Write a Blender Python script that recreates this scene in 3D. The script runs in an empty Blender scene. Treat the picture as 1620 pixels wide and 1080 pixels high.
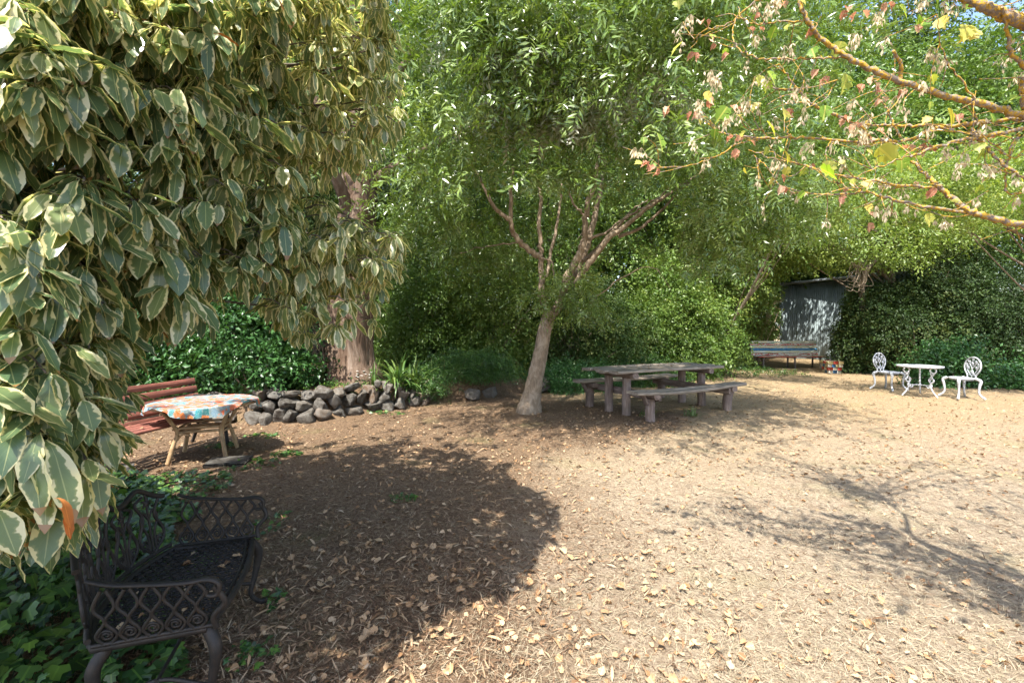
import bpy, math, random
import numpy as np
from mathutils import Vector, Matrix, noise as mnoise
R = np.random.default_rng(7)
random.seed(7)
PI = math.pi
S = bpy.context.scene
COL = S.collection
F, HY, EH = 720.0, 514.0, 1.55          # focal length in photo pixels, horizon row, eye height
def at(px, py, d): return np.array([(px-810)/F*d, d, EH-(py-HY)/F*d])
def gd(px, py):                          # ground point seen at a pixel
    d = F*EH/(py-HY); return np.array([(px-810)/F*d, d])
def proj(P):
    P = np.asarray(P, float); d = np.maximum(P[..., 1], 1e-3)
    return 810+P[..., 0]/d*F, HY-(P[..., 2]-EH)/d*F
SHX, SHY = 0.22, 0.55                    # shadow shift per metre of height
sun_dir = Vector((SHX, SHY, -1)).normalized()
# ------------------------------------------------------------------ helpers
def tag(o, label=None, cat=None, group=None, kind=None):
    if label: o['label'] = label
    if cat: o['category'] = cat
    if group: o['group'] = group
    if kind: o['kind'] = kind
    return o
def empty(name, loc, label, cat, rz=0, group=None, scale=1):
    o = bpy.data.objects.new(name, None); COL.objects.link(o)
    o.location = [float(v) for v in loc]; o.rotation_euler = (0, 0, rz); o.scale = (scale,)*3
    o.empty_display_size = .1
    return tag(o, label, cat, group)
def copy_tree(o, parent=None):
    c = o.copy(); COL.objects.link(c)
    if parent: c.parent = parent
    for ch in list(o.children): copy_tree(ch, c)
    return c
class Geo:
    def __init__(s): s.v = []; s.f = []; s.a = []; s.n = 0
    def add(s, v, f, a=None):
        v = np.asarray(v, float).reshape(-1, 3); f = np.asarray(f, int)
        s.v.append(v); s.f.append(f+s.n); s.n += len(v)
        s.a.append(np.zeros((len(v), 3)) if a is None else np.broadcast_to(np.asarray(a, float), (len(v), 3)))
        return s
    def batch(s, tv, tf, ta, M, T, rnd):
        N, n = len(T), len(tv)
        if N == 0: return s
        V = np.einsum('nij,kj->nki', M, tv)+T[:, None, :]
        A = np.empty((N, n, 3)); A[:, :, :2] = ta[None, :, :2]
        if rnd.ndim == 1: A[:, :, 2] = rnd[:, None]
        Fc = tf[None]+(np.arange(N)*n)[:, None, None]
        return s.add(V.reshape(-1, 3), Fc.reshape(-1, tf.shape[1]), A.reshape(-1, 3))
    def build(s, name, m, parent=None, smooth=False, origin=None):
        V = np.concatenate(s.v)
        if origin is not None: V = V-np.asarray(origin)
        me = bpy.data.meshes.new(name)
        me.vertices.add(len(V)); me.vertices.foreach_set('co', V.astype(np.float32).ravel())
        ls = np.concatenate([f.ravel() for f in s.f]); tot = np.concatenate([np.full(len(f), f.shape[1]) for f in s.f])
        me.loops.add(len(ls)); me.loops.foreach_set('vertex_index', ls.astype(np.int32))
        me.polygons.add(len(tot)); st = np.concatenate([[0], np.cumsum(tot)[:-1]])
        me.polygons.foreach_set('loop_start', st.astype(np.int32))
        me.update(calc_edges=True); me.validate()
        at_ = me.attributes.new('lc', 'FLOAT_VECTOR', 'POINT')
        at_.data.foreach_set('vector', np.concatenate(s.a).astype(np.float32).ravel())
        if smooth: me.polygons.foreach_set('use_smooth', np.ones(len(tot), bool))
        me.materials.append(m)
        o = bpy.data.objects.new(name, me); COL.objects.link(o)
        if parent:
            o.parent = parent
        return o
def nrm(a): return a/np.maximum(np.linalg.norm(a, axis=-1, keepdims=True), 1e-9)
def frames(d, up, s=None):               # columns: side, direction, normal
    d = nrm(d); x = nrm(np.cross(d, up)); z = np.cross(x, d)
    M = np.stack([x, d, z], axis=-1)
    return M if s is None else M*s[:, None, None]
def rotz(a):
    M = np.zeros((len(a), 3, 3)); c, s = np.cos(a), np.sin(a)
    M[:, 0, 0] = c; M[:, 0, 1] = -s; M[:, 1, 0] = s; M[:, 1, 1] = c; M[:, 2, 2] = 1
    return M
def rsph(n): return nrm(R.normal(size=(n, 3)))
def spline(P, n=6):
    P = np.asarray(P, float)
    if len(P) < 3:
        t = np.linspace(0, 1, n+1)[:, None]; return P[0]*(1-t)+P[-1]*t
    Q = np.vstack([2*P[0]-P[1], P, 2*P[-1]-P[-2]]); out = []
    for i in range(1, len(Q)-2):
        a, b, c, d = Q[i-1], Q[i], Q[i+1], Q[i+2]
        for t in np.linspace(0, 1, n, endpoint=False):
            out.append(.5*((2*b)+(-a+c)*t+(2*a-5*b+4*c-d)*t*t+(-a+3*b-3*c+d)*t**3))
    out.append(P[-1]); return np.array(out)
def tube(g, P, r, k=7, sq=(1, 1), rough=0, closed=False):
    P = np.asarray(P, float); n = len(P)
    r = np.asarray(r, float)*np.ones(n) if np.ndim(r) == 0 else np.interp(np.linspace(0, 1, n), np.linspace(0, 1, len(r)), r)
    T = nrm(np.gradient(P, axis=0))
    up = np.array([0, 0, 1.]) if abs(T[0][2]) < .9 else np.array([1., 0, 0])
    u = nrm(np.cross(T[0], up)); U = []
    for t in T:
        u = u-t*np.dot(u, t); u = u/max(np.linalg.norm(u), 1e-9); U.append(u)
    U = np.array(U); W = np.cross(T, U)
    th = np.linspace(0, 2*PI, k, endpoint=False)
    rr = r[:, None]*(1+rough*R.normal(size=(n, k)))
    V = P[:, None]+rr[..., None]*(np.cos(th)[None, :, None]*U[:, None]*sq[0]+np.sin(th)[None, :, None]*W[:, None]*sq[1])
    fs = []
    for i in range(n-1):
        for j in range(k):
            a, b = i*k+j, i*k+(j+1) % k; fs.append((a, b, b+k, a+k))
    A = np.zeros((n, k, 3)); A[:, :, 1] = np.linspace(0, 1, n)[:, None]; A[:, :, 0] = (th/(2*PI))[None]
    g.add(V.reshape(-1, 3), fs, A.reshape(-1, 3))
    for e, row in ((0, 0), (1, n-1)):
        c = P[row]; base = g.n-n*k if e == 0 else g.n-n*k-1
        idx = (np.arange(k)+row*k)
        vv = np.vstack([V.reshape(-1, 3)[idx], c[None]])
        ff = [((j+1) % k, j, k) if e == 0 else (j, (j+1) % k, k) for j in range(k)]
        g.add(vv, ff, (0, float(e), 0))
    return g
def box(g, c, s, M=None, bev=.004, jig=0):
    """bevelled box, centre c, full size s"""
    hx, hy, hz = [v/2 for v in s]; b = min(bev, hx*.4, hy*.4, hz*.4)
    v = []; 
    for sx in (-1, 1):
        for sy in (-1, 1):
            for sz in (-1, 1):
                v += [(sx*(hx-b), sy*(hy-b), sz*hz), (sx*(hx-b), sy*hy, sz*(hz-b)), (sx*hx, sy*(hy-b), sz*(hz-b))]
    v = np.array(v, float)
    def i(sx, sy, sz, k): return (((sx > 0)*2+(sy > 0))*2+(sz > 0))*3+k
    q = []; t = []
    for s_ in (-1, 1):
        q += [[i(-1, -1, s_, 0), i(1, -1, s_, 0), i(1, 1, s_, 0), i(-1, 1, s_, 0)], [i(-1, s_, -1, 1), i(1, s_, -1, 1), i(1, s_, 1, 1), i(-1, s_, 1, 1)],
              [i(s_, -1, -1, 2), i(s_, 1, -1, 2), i(s_, 1, 1, 2), i(s_, -1, 1, 2)]]
    for a in (-1, 1):
        for b_ in (-1, 1):
            q += [[i(a, b_, -1, 1), i(a, b_, 1, 1), i(a, b_, 1, 2), i(a, b_, -1, 2)], [i(a, -1, b_, 0), i(a, 1, b_, 0), i(a, 1, b_, 2), i(a, -1, b_, 2)],
                  [i(-1, a, b_, 0), i(1, a, b_, 0), i(1, a, b_, 1), i(-1, a, b_, 1)]]
            for c_ in (-1, 1): t.append([i(a, b_, c_, 0), i(a, b_, c_, 1), i(a, b_, c_, 2)])
    if jig: v = v+R.normal(size=v.shape)*jig
    if M is not None: v = v@np.asarray(M).T
    v = v+np.asarray(c, float); rv = R.random()
    g.add(v, q, (0, 0, rv)); n = len(v)
    g.add(v, t, (0, 0, rv)); return g
def plank(g, p0, p1, w, t, side, sag=0, nseg=14, warp=.004, taper=None):
    """sawn board from p0 to p1, slightly warped and worn at the edges"""
    p0 = np.array(p0, float); p1 = np.array(p1, float); side = nrm(np.array(side, float)); up = nrm(np.cross(p1-p0, side)); up = up if up[2] > 0 or abs(up[2]) < .1 else -up
    b = t*.22; prof = [(-w/2+b, -t/2), (w/2-b, -t/2), (w/2, -t/2+b), (w/2, t/2-b), (w/2-b, t/2), (-w/2+b, t/2), (-w/2, t/2-b), (-w/2, -t/2+b)]
    k = len(prof); V = []; ph = R.random(4)*9; rv = R.random()
    for i in range(nseg+1):
        f = i/nseg; c = p0+(p1-p0)*f+up*(-sag*4*f*(1-f)+warp*math.sin(ph[0]+f*5))+side*warp*math.sin(ph[1]+f*7)
        for a, b_ in prof: V.append(c+side*(a+R.normal()*warp*.3)+up*(b_+R.normal()*warp*.25))
    fs = [(i*k+j, i*k+(j+1) % k, (i+1)*k+(j+1) % k, (i+1)*k+j) for i in range(nseg) for j in range(k)]
    g.add(V, fs, (0, 0, rv))
    for row, rev in ((0, 1), (nseg, 0)):
        idx = list(range(k)); 
        if rev: idx = idx[::-1]
        g.add([V[row*k+j] for j in range(k)], [idx], (0, 0, rv))
    return g
# ------------------------------------------------------------------ materials
class NT:
    def __init__(s, name):
        s.m = bpy.data.materials.new(name); s.m.use_nodes = True; s.t = s.m.node_tree; s.t.nodes.clear()
        s.out = s.n('ShaderNodeOutputMaterial')
    def n(s, t, **k):
        o = s.t.nodes.new(t)
        for a, b in k.items(): setattr(o, a, b)
        return o
    def l(s, a, b): s.t.links.new(a, b)
    def attr(s):
        a = s.n('ShaderNodeAttribute', attribute_name='lc'); x = s.n('ShaderNodeSeparateXYZ'); s.l(a.outputs['Vector'], x.inputs[0]); return x.outputs
    def coord(s, sc=(1, 1, 1), k='Object'):
        c = s.n('ShaderNodeTexCoord'); m = s.n('ShaderNodeMapping'); m.inputs['Scale'].default_value = sc; s.l(c.outputs[k], m.inputs[0]); return m.outputs[0]
    def noise(s, vec, scale, det=4, rough=.55, dist=0):
        o = s.n('ShaderNodeTexNoise'); o.inputs['Scale'].default_value = scale; o.inputs['Detail'].default_value = det; o.inputs['Roughness'].default_value = rough; o.inputs['Distortion'].default_value = dist
        if vec: s.l(vec, o.inputs['Vector'])
        return o.outputs[0]
    def vor(s, vec, scale, feat='F1', out='Distance'):
        o = s.n('ShaderNodeTexVoronoi', feature=feat); o.inputs['Scale'].default_value = scale; s.l(vec, o.inputs['Vector']); return o.outputs[out]
    def ramp(s, fac, stops, interp='LINEAR'):
        r = s.n('ShaderNodeValToRGB'); cr = r.color_ramp; cr.interpolation = interp
        while len(cr.elements) < len(stops): cr.elements.new(.5)
        for e, (p, c) in zip(cr.elements, stops): e.position = p; e.color = (*c, 1) if len(c) == 3 else c
        s.l(fac, r.inputs[0]); return r.outputs[0]
    def math(s, op, a, b=None, c=None, clamp=False):
        o = s.n('ShaderNodeMath', operation=op, use_clamp=clamp)
        for i, v in enumerate((a, b, c)):
            if v is None: continue
            if isinstance(v, (int, float)): o.inputs[i].default_value = v
            else: s.l(v, o.inputs[i])
        return o.outputs[0]
    def mix(s, fac, a, b, bt='MIX'):
        o = s.n('ShaderNodeMix', data_type='RGBA', blend_type=bt)
        for i, v in ((0, fac), (6, a), (7, b)):
            if isinstance(v, (int, float)): o.inputs[i].default_value = v
            elif isinstance(v, tuple): o.inputs[i].default_value = (*v, 1)
            else: s.l(v, o.inputs[i])
        return o.outputs[2]
    def bsdf(s, col, rough=.6, spec=.4, metal=0, bump=None, bs=.5, bd=.01, transl=0, tcol=None):
        p = s.n('ShaderNodeBsdfPrincipled')
        if isinstance(col, tuple): p.inputs['Base Color'].default_value = (*col, 1)
        else: s.l(col, p.inputs['Base Color'])
        if isinstance(rough, (int, float)): p.inputs['Roughness'].default_value = rough
        else: s.l(rough, p.inputs['Roughness'])
        p.inputs['Metallic'].default_value = metal; p.inputs['Specular IOR Level'].default_value = spec
        if bump is not None:
            b = s.n('ShaderNodeBump'); b.inputs['Strength'].default_value = bs; b.inputs['Distance'].default_value = bd
            s.l(bump, b.inputs['Height']); s.l(b.outputs[0], p.inputs['Normal'])
        if transl:
            t = s.n('ShaderNodeBsdfTranslucent'); c = tcol if tcol is not None else col
            if isinstance(c, tuple): t.inputs[0].default_value = (*c, 1)
            else: s.l(c, t.inputs[0])
            mx = s.n('ShaderNodeMixShader'); mx.inputs[0].default_value = transl; s.l(p.outputs[0], mx.inputs[1]); s.l(t.outputs[0], mx.inputs[2])
            s.l(mx.outputs[0], s.out.inputs[0])
        else: s.l(p.outputs[0], s.out.inputs[0])
        return s.m
def leafmat(name, cols, rough=.45, transl=.3, spec=.5, tc=(1.3, 1.35, .5)):
    t = NT(name); a = t.attr(); n = len(cols)
    c = t.ramp(a[2], [(i/max(n-1, 1), k) for i, k in enumerate(cols)])
    mid = t.math('LESS_THAN', t.math('ABSOLUTE', a[0]), .07)
    c2 = t.mix(t.math('MULTIPLY', mid, .35), c, tuple(min(1, v*1.7) for v in cols[-1]))
    tcol = t.mix(1.0, c2, tc, 'MULTIPLY')
    return t.bsdf(c2, rough, spec, transl=transl, tcol=tcol)
def m_varieg():
    t = NT('variegated_leaf'); a = t.attr(); co = t.coord()
    n1 = t.noise(co, 34, 2, .6); n2 = t.noise(co, 9, 1)
    e = t.math('ADD', t.math('ABSOLUTE', a[0]), t.math('MULTIPLY', t.math('SUBTRACT', n1, .5), 1.5))
    e = t.math('ADD', e, t.math('MULTIPLY', t.math('SUBTRACT', n2, .5), .5))
    e = t.math('ADD', e, t.math('MULTIPLY', t.math('SUBTRACT', a[2], .5), .25))
    cm = t.ramp(e, [(.70, (0, 0, 0)), (.77, (1, 1, 1))])
    cm2 = t.ramp(e, [(.58, (0, 0, 0)), (.64, (1, 1, 1))])
    g = t.ramp(a[2], [(0, (.10, .165, .08)), (.5, (.15, .21, .09)), (1, (.22, .25, .085))])
    g2 = t.ramp(a[2], [(0, (.18, .23, .11)), (1, (.27, .30, .11))])
    mid = t.math('LESS_THAN', t.math('ABSOLUTE', a[0]), .045)
    side = t.math('GREATER_THAN', t.math('SINE', t.math('MULTIPLY', t.math('SUBTRACT', t.math('MULTIPLY', a[1], 9.), t.math('MULTIPLY', t.math('ABSOLUTE', a[0]), 2.2)), 6.28)), .93)
    c = t.mix(cm2, g, g2)
    c = t.mix(t.math('MULTIPLY', side, .25), c, (.2, .26, .12))
    c = t.mix(mid, c, (.32, .36, .16)); c = t.mix(cm, c, t.ramp(n2, [(.35, (.70, .62, .30)), (.65, (.66, .63, .40))]))
    tipm = t.math('GREATER_THAN', t.math('ADD', a[1], t.math('MULTIPLY', t.noise(co, 4.5, 3), .9)), 1.47); c = t.mix(tipm, c, (.30, .17, .07))
    tcol = t.mix(1.0, c, (1.35, 1.3, .72), 'MULTIPLY')
    return t.bsdf(c, .26, .75, bump=t.noise(co, 60, 2), bs=.18, bd=.002, transl=.45, tcol=tcol)
def m_bark(name, stops, sc=(1, 1, .25), scale=9, bd=.02, lich=None):
    t = NT(name); co = t.coord(sc); n = t.noise(co, scale, 7, .65, .4); n2 = t.noise(t.coord(), 3, 3)
    c = t.ramp(n, stops); c = t.mix(t.math('MULTIPLY', n2, .5), c, stops[0][1])
    if lich:
        k = t.noise(t.coord((1, 1, 1)), lich[1], 5, .7); c = t.mix(t.ramp(k, [(lich[2], (0, 0, 0)), (lich[2]+.06, (1, 1, 1))]), c, t.ramp(n, [(.3, tuple(v*.45 for v in lich[0])), (.65, lich[0])]))
        n = t.math('ADD', n, k)
    return t.bsdf(c, .9, .15, bump=n, bs=.9, bd=bd)
def m_wood(name, dark, mid, light, ax=(2, 30, 30), rough=.85, spec=.2, paint=None):
    t = NT(name); a = t.attr(); co = t.coord(ax)
    ad = t.n('ShaderNodeVectorMath', operation='ADD'); t.l(co, ad.inputs[0]); cb = t.n('ShaderNodeCombineXYZ'); t.l(t.math('MULTIPLY', a[2], 37.), cb.inputs[0]); t.l(cb.outputs[0], ad.inputs[1])
    n = t.noise(ad.outputs[0], 1.6, 7, .7, .3); n2 = t.noise(t.coord(), 5, 4)
    c = t.ramp(n, [(.33, dark), (.5, mid), (.68, light)]); c = t.mix(t.ramp(n2, [(.4, (0, 0, 0)), (.7, (.55, .55, .55))]), c, dark)
    c = t.mix(t.math('MULTIPLY', a[2], .3), c, light)
    if paint:
        k = t.noise(t.coord((6, 20, 20)), paint[1], 5, .7); c = t.mix(t.ramp(k, [(paint[2], (0, 0, 0)), (paint[2]+.05, (1, 1, 1))]), c, paint[0])
    return t.bsdf(c, rough, spec, bump=n, bs=.8, bd=.006)
def m_flat(name, col, rough=.6, spec=.4, var=.3, scale=8, bd=.003, metal=0, dirt=(.1, .08, .06)):
    t = NT(name); n = t.noise(t.coord(), scale, 5, .6); c = t.mix(t.math('MULTIPLY', t.ramp(n, [(.42, (0, 0, 0)), (.72, (1, 1, 1))]), var), col, dirt)
    return t.bsdf(c, rough, spec, metal, bump=t.noise(t.coord(), scale*6, 3), bs=.5, bd=bd)
M = {}
M['var'] = m_varieg()
M['ash'] = leafmat('ash_leaf', [(.055, .105, .018), (.095, .16, .026), (.15, .22, .045), (.22, .28, .08)], .26, .26, .8)
M['green'] = leafmat('green_leaf', [(.045, .095, .018), (.08, .15, .028), (.13, .2, .04), (.2, .23, .05)], .42, .26, .4)
M['dark'] = leafmat('dark_green_leaf', [(.025, .055, .014), (.042, .085, .02), (.07, .12, .03), (.13, .14, .035)], .55, .22, .3)
M['lime'] = leafmat('lime_leaf', [(.10, .17, .03), (.16, .24, .05), (.24, .30, .07), (.33, .32, .08)], .4, .4, .5)
M['leaf_gloss'] = leafmat('painted_gloss_leaf', [(.10, .16, .05), (.24, .28, .16), (.40, .41, .29), (.48, .44, .34)], .35, .2, .7)  # pale tones put the shine of ash leaves into the base colour
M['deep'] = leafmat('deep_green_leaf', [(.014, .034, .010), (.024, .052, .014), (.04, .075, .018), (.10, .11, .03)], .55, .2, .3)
M['laurel'] = leafmat('glossy_leaf', [(.025, .075, .02), (.045, .12, .03), (.07, .16, .045)], .36, .2, .45)
M['ivy'] = leafmat('ivy_leaf', [(.02, .055, .015), (.035, .09, .022), (.06, .13, .03), (.11, .2, .03)], .35, .25, .5)
M['strap'] = leafmat('strap_leaf', [(.05, .12, .03), (.1, .18, .045), (.16, .22, .06)], .4, .3, .5)
M['maple'] = leafmat('maple_leaf', [(.16, .3, .04), (.28, .42, .06), (.5, .5, .12), (.66, .5, .14)], .5, .5, .4)
M['pink'] = leafmat('dried_pink_leaf', [(.42, .18, .11), (.58, .3, .2), (.6, .42, .28)], .7, .4, .3, (1.2, 1, .8))
M['seed'] = leafmat('samara', [(.5, .4, .26), (.62, .54, .38), (.72, .62, .42)], .6, .4, .3, (1.1, 1, .8))
M['litter'] = leafmat('fallen_leaf', [(.13, .07, .035), (.27, .15, .07), (.38, .24, .13), (.46, .32, .19), (.34, .26, .18)], .75, .12, .25, (1.1, .9, .6))
M['chip'] = leafmat('mulch_chip', [(.08, .045, .026), (.16, .095, .055), (.25, .16, .095), (.36, .26, .165)], .85, .0, .2)
M['straw'] = leafmat('dry_straw', [(.24, .18, .115), (.36, .29, .195), (.49, .415, .30), (.32, .29, .18)], .7, .15, .3, (1.1, 1, .7))
M['brown'] = leafmat('dead_brown_leaf', [(.35, .11, .03), (.5, .2, .05)], .6, .35, .4, (1.3, 1, .6))
M['petal'] = leafmat('white_petal', [(.75, .75, .7), (.8, .8, .78)], .6, .4, .3, (1, 1, 1))
M['gum'] = m_bark('gum_bark', [(.3, (.07, .042, .028)), (.45, (.13, .085, .06)), (.6, (.22, .16, .12)), (.75, (.36, .29, .24))], (1, 1, .16), 8, .05)
M['bark'] = m_bark('ash_bark', [(.3, (.13, .095, .065)), (.5, (.29, .22, .155)), (.7, (.45, .37, .28))], (1, 1, .5), 13, .01)
M['limb'] = m_bark('grey_bark', [(.3, (.09, .07, .05)), (.5, (.19, .15, .11)), (.7, (.28, .23, .18))], (1, 1, .4), 10, .01)
M['twig'] = m_bark('twig_bark', [(.3, (.17, .13, .09)), (.6, (.33, .26, .19))], (1, 1, .6), 14, .004)
M['lichen'] = m_bark('lichen_bark', [(.3, (.14, .105, .085)), (.5, (.26, .21, .175)), (.7, (.36, .31, .27))], (1, 1, 1), 55, .004, ((.54, .33, .05), 60, .47))
M['pic'] = m_wood('weathered_timber', (.10, .078, .058), (.25, .205, .16), (.42, .36, .295))
M['pic2'] = m_wood('weathered_post', (.08, .055, .045), (.20, .145, .12), (.33, .26, .22), (22, 22, 2))
M['picY'] = m_wood('weathered_beam', (.08, .055, .045), (.19, .14, .115), (.33, .26, .22), (22, 2, 22))
M['red'] = m_wood('red_stained_slat', (.08, .03, .022), (.19, .06, .042), (.30, .13, .095), (2, 30, 30), .6, .4)
M['cane'] = m_wood('rattan_cane', (.20, .12, .06), (.38, .25, .13), (.52, .37, .21), (8, 8, 5), .55, .4)
M['iron'] = m_flat('dark_cast_iron', (.026, .023, .021), .58, .4, .6, 30, .002, .3, (.06, .045, .035))
M['steel'] = m_flat('rusty_leg_steel', (.12, .10, .09), .6, .4)
M['white'] = m_flat('white_cast_metal', (.46, .48, .51), .5, .4, .85, 26, .002, 0, (.2, .19, .18))
M['stone'] = None
# ------------------------------------------------------------------ leaf templates (x side, y along, z normal)
def leaf_strip(n, w, L, curve, wav=0, fold=.15, widthf=None):
    """curved blade, 3 verts across; curve(t) -> elevation angle of midrib"""
    V = []; A = []; Fq = []; y = z = 0.
    for i in range(n+1):
        t = i/n; a = curve(t)
        if i: y += math.cos(a)*L/n; z += math.sin(a)*L/n
        hw = w/2*(widthf(t) if widthf else math.sin(PI*min(1, t**.8))**.75)
        nz, ny = math.cos(a), -math.sin(a)
        for s in (-1, 0, 1):
            q = fold*hw*abs(s)+wav*w*math.sin(i*2.3+s*1.3)*abs(s)
            V.append((s*hw*(1+wav*math.sin(i*3.1+s)), y+ny*q, z+nz*q)); A.append((s, t, 0))
    for i in range(n):
        for j in (0, 1): Fq.append((i*3+j, i*3+j+1, i*3+j+4, i*3+j+3))
    return np.array(V), np.array(Fq), np.array(A, float)
def obov(t): return max(.03, 0 if t < 0 else (.055 if t < .15 else 0)+(math.sin(PI*min(1, max(0, (t-.10)/.90))**1.12)**.85 if t > .10 else 0))
VT = [leaf_strip(9, .30, 1, (lambda t, a=a, b=b: a+(b-a)*min(1, t*2.6)), .05, .22, obov)
      for a, b in ((.7, -1.15), (.5, -1.35), (.3, -1.25), (.9, -.9), (.1, -1.4), (.8, -.5))]
def rh(L=1, w=.3, f=.12):               # small folded leaf, two triangles a side
    V = np.array([(0, 0, 0), (-w/2, L*.45, f*w), (0, L*.5, 0), (w/2, L*.45, f*w), (0, L, -.08*L)])
    return V, np.array([(0, 2, 1), (0, 3, 2), (1, 2, 4), (2, 3, 4)]), np.array([(0, 0, 0), (-1, .5, 0), (0, .5, 0), (1, .5, 0), (0, 1, 0)], float)
def spray(n, L, w, span, pinn=True, jit=.25, seed=0):
    rg = np.random.default_rng(seed); v, f, a = rh(L, w); V = []; Fc = []; A = []
    for i in range(n):
        t = (i+1)/n; s = 1 if i % 2 else -1
        if pinn:
            if i == n-1: d = np.array([0, 1, -.3])
            else: d = np.array([s*.85, .55, -.25])
            o = np.array([0, span*(i//2*2+2)/(n+1), -.25*span*(t**2)])
        else:
            d = rg.normal(size=3)*np.array([1, 1, .6])+np.array([0, .5, -.35]); o = np.array([rg.normal()*span*.16, span*t, rg.normal()*span*.14])
        d = d+rg.normal(size=3)*jit; up = np.array([0, 0, 1.])+rg.normal(size=3)*.4
        m = frames(d[None], up[None], np.array([rg.uniform(.75, 1.2)]))[0]
        V.append(v@m.T+o); Fc.append(f+i*5); A.append(a)
    return np.concatenate(V), np.concatenate(Fc), np.concatenate(A)
ASH = [spray(11, .075, .020, .20, True, .3, k) for k in range(5)]
BUSH = [spray(9, .06, .030, .20, False, .5, 10+k) for k in range(5)]
BIG = [spray(7, .10, .048, .24, False, .4, 20+k) for k in range(5)]
FAR = [spray(9, .15, .055, .5, False, .5, 30+k) for k in range(4)]
LONGL = [spray(9, .10, .022, .30, False, .35, 40+k) for k in range(4)]
def ivy_leaf():
    p = [(0, 0), (-.35, -.12), (-.55, .2), (-.28, .38), (-.32, .72), (-.1, .68), (0, 1.05), (.1, .68), (.32, .72), (.28, .38), (.55, .2), (.35, -.12)]
    V = [(0, .35, .0)]+[(x, y, -.1*abs(x)-.1*(y-.3)**2) for x, y in p]; n = len(p)
    return np.array(V), np.array([(0, 1+i, 1+(i+1) % n) for i in range(n)]), np.array([(0, .3, 0)]+[(x*1.6, y, 0) for x, y in p], float)
IVY = ivy_leaf()
def lob():                               # toothed broad leaf
    p = [(0, 0), (-.2, .02), (-.42, .18), (-.36, .3), (-.5, .5), (-.33, .6), (-.3, .8), (-.12, .82), (0, 1.1), (.12, .82), (.3, .8), (.33, .6), (.5, .5), (.36, .3), (.42, .18), (.2, .02)]
    V = [(0, .1, 0), (0, .45, .0), (0, .8, -.06)]+[(x, y, .22*abs(x)-.25*max(0, y-.4)**2) for x, y in p]; n = len(p); Fc = []
    for i in range(n):
        j = (i+1) % n; c = 0 if p[i][1] < .25 and p[j][1] < .35 else (1 if p[i][1] < .62 else 2); Fc.append((c, 3+i, 3+j))
    Fc += [(0, 3+2, 1), (0, 1, 3+14)] ; Fc += [(1, 3+5, 2), (1, 2, 3+11)]
    A = [(0, .1, 0), (0, .45, 0), (0, .8, 0)]+[(x*1.6, y, 0) for x, y in p]
    return np.array(V), np.array(Fc), np.array(A, float)
LOB = lob()
def curl_leaf(seed, c=1.2):
    rg = np.random.default_rng(seed); v, f, a = LOB; v = v.copy(); ang = v[:, 0]*c*2; r = 1/(c*2)
    x = np.sin(ang)*r; z = (1-np.cos(ang))*r; v[:, 0] = x; v[:, 2] += z+.25*(v[:, 1]-.5)**2*rg.uniform(0, 2)+rg.normal(size=len(v))*.035
    return v, f, a
CURL = [curl_leaf(k, c) for k, c in enumerate((.5, .8, 1.2, 1.6, .3))]
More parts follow.
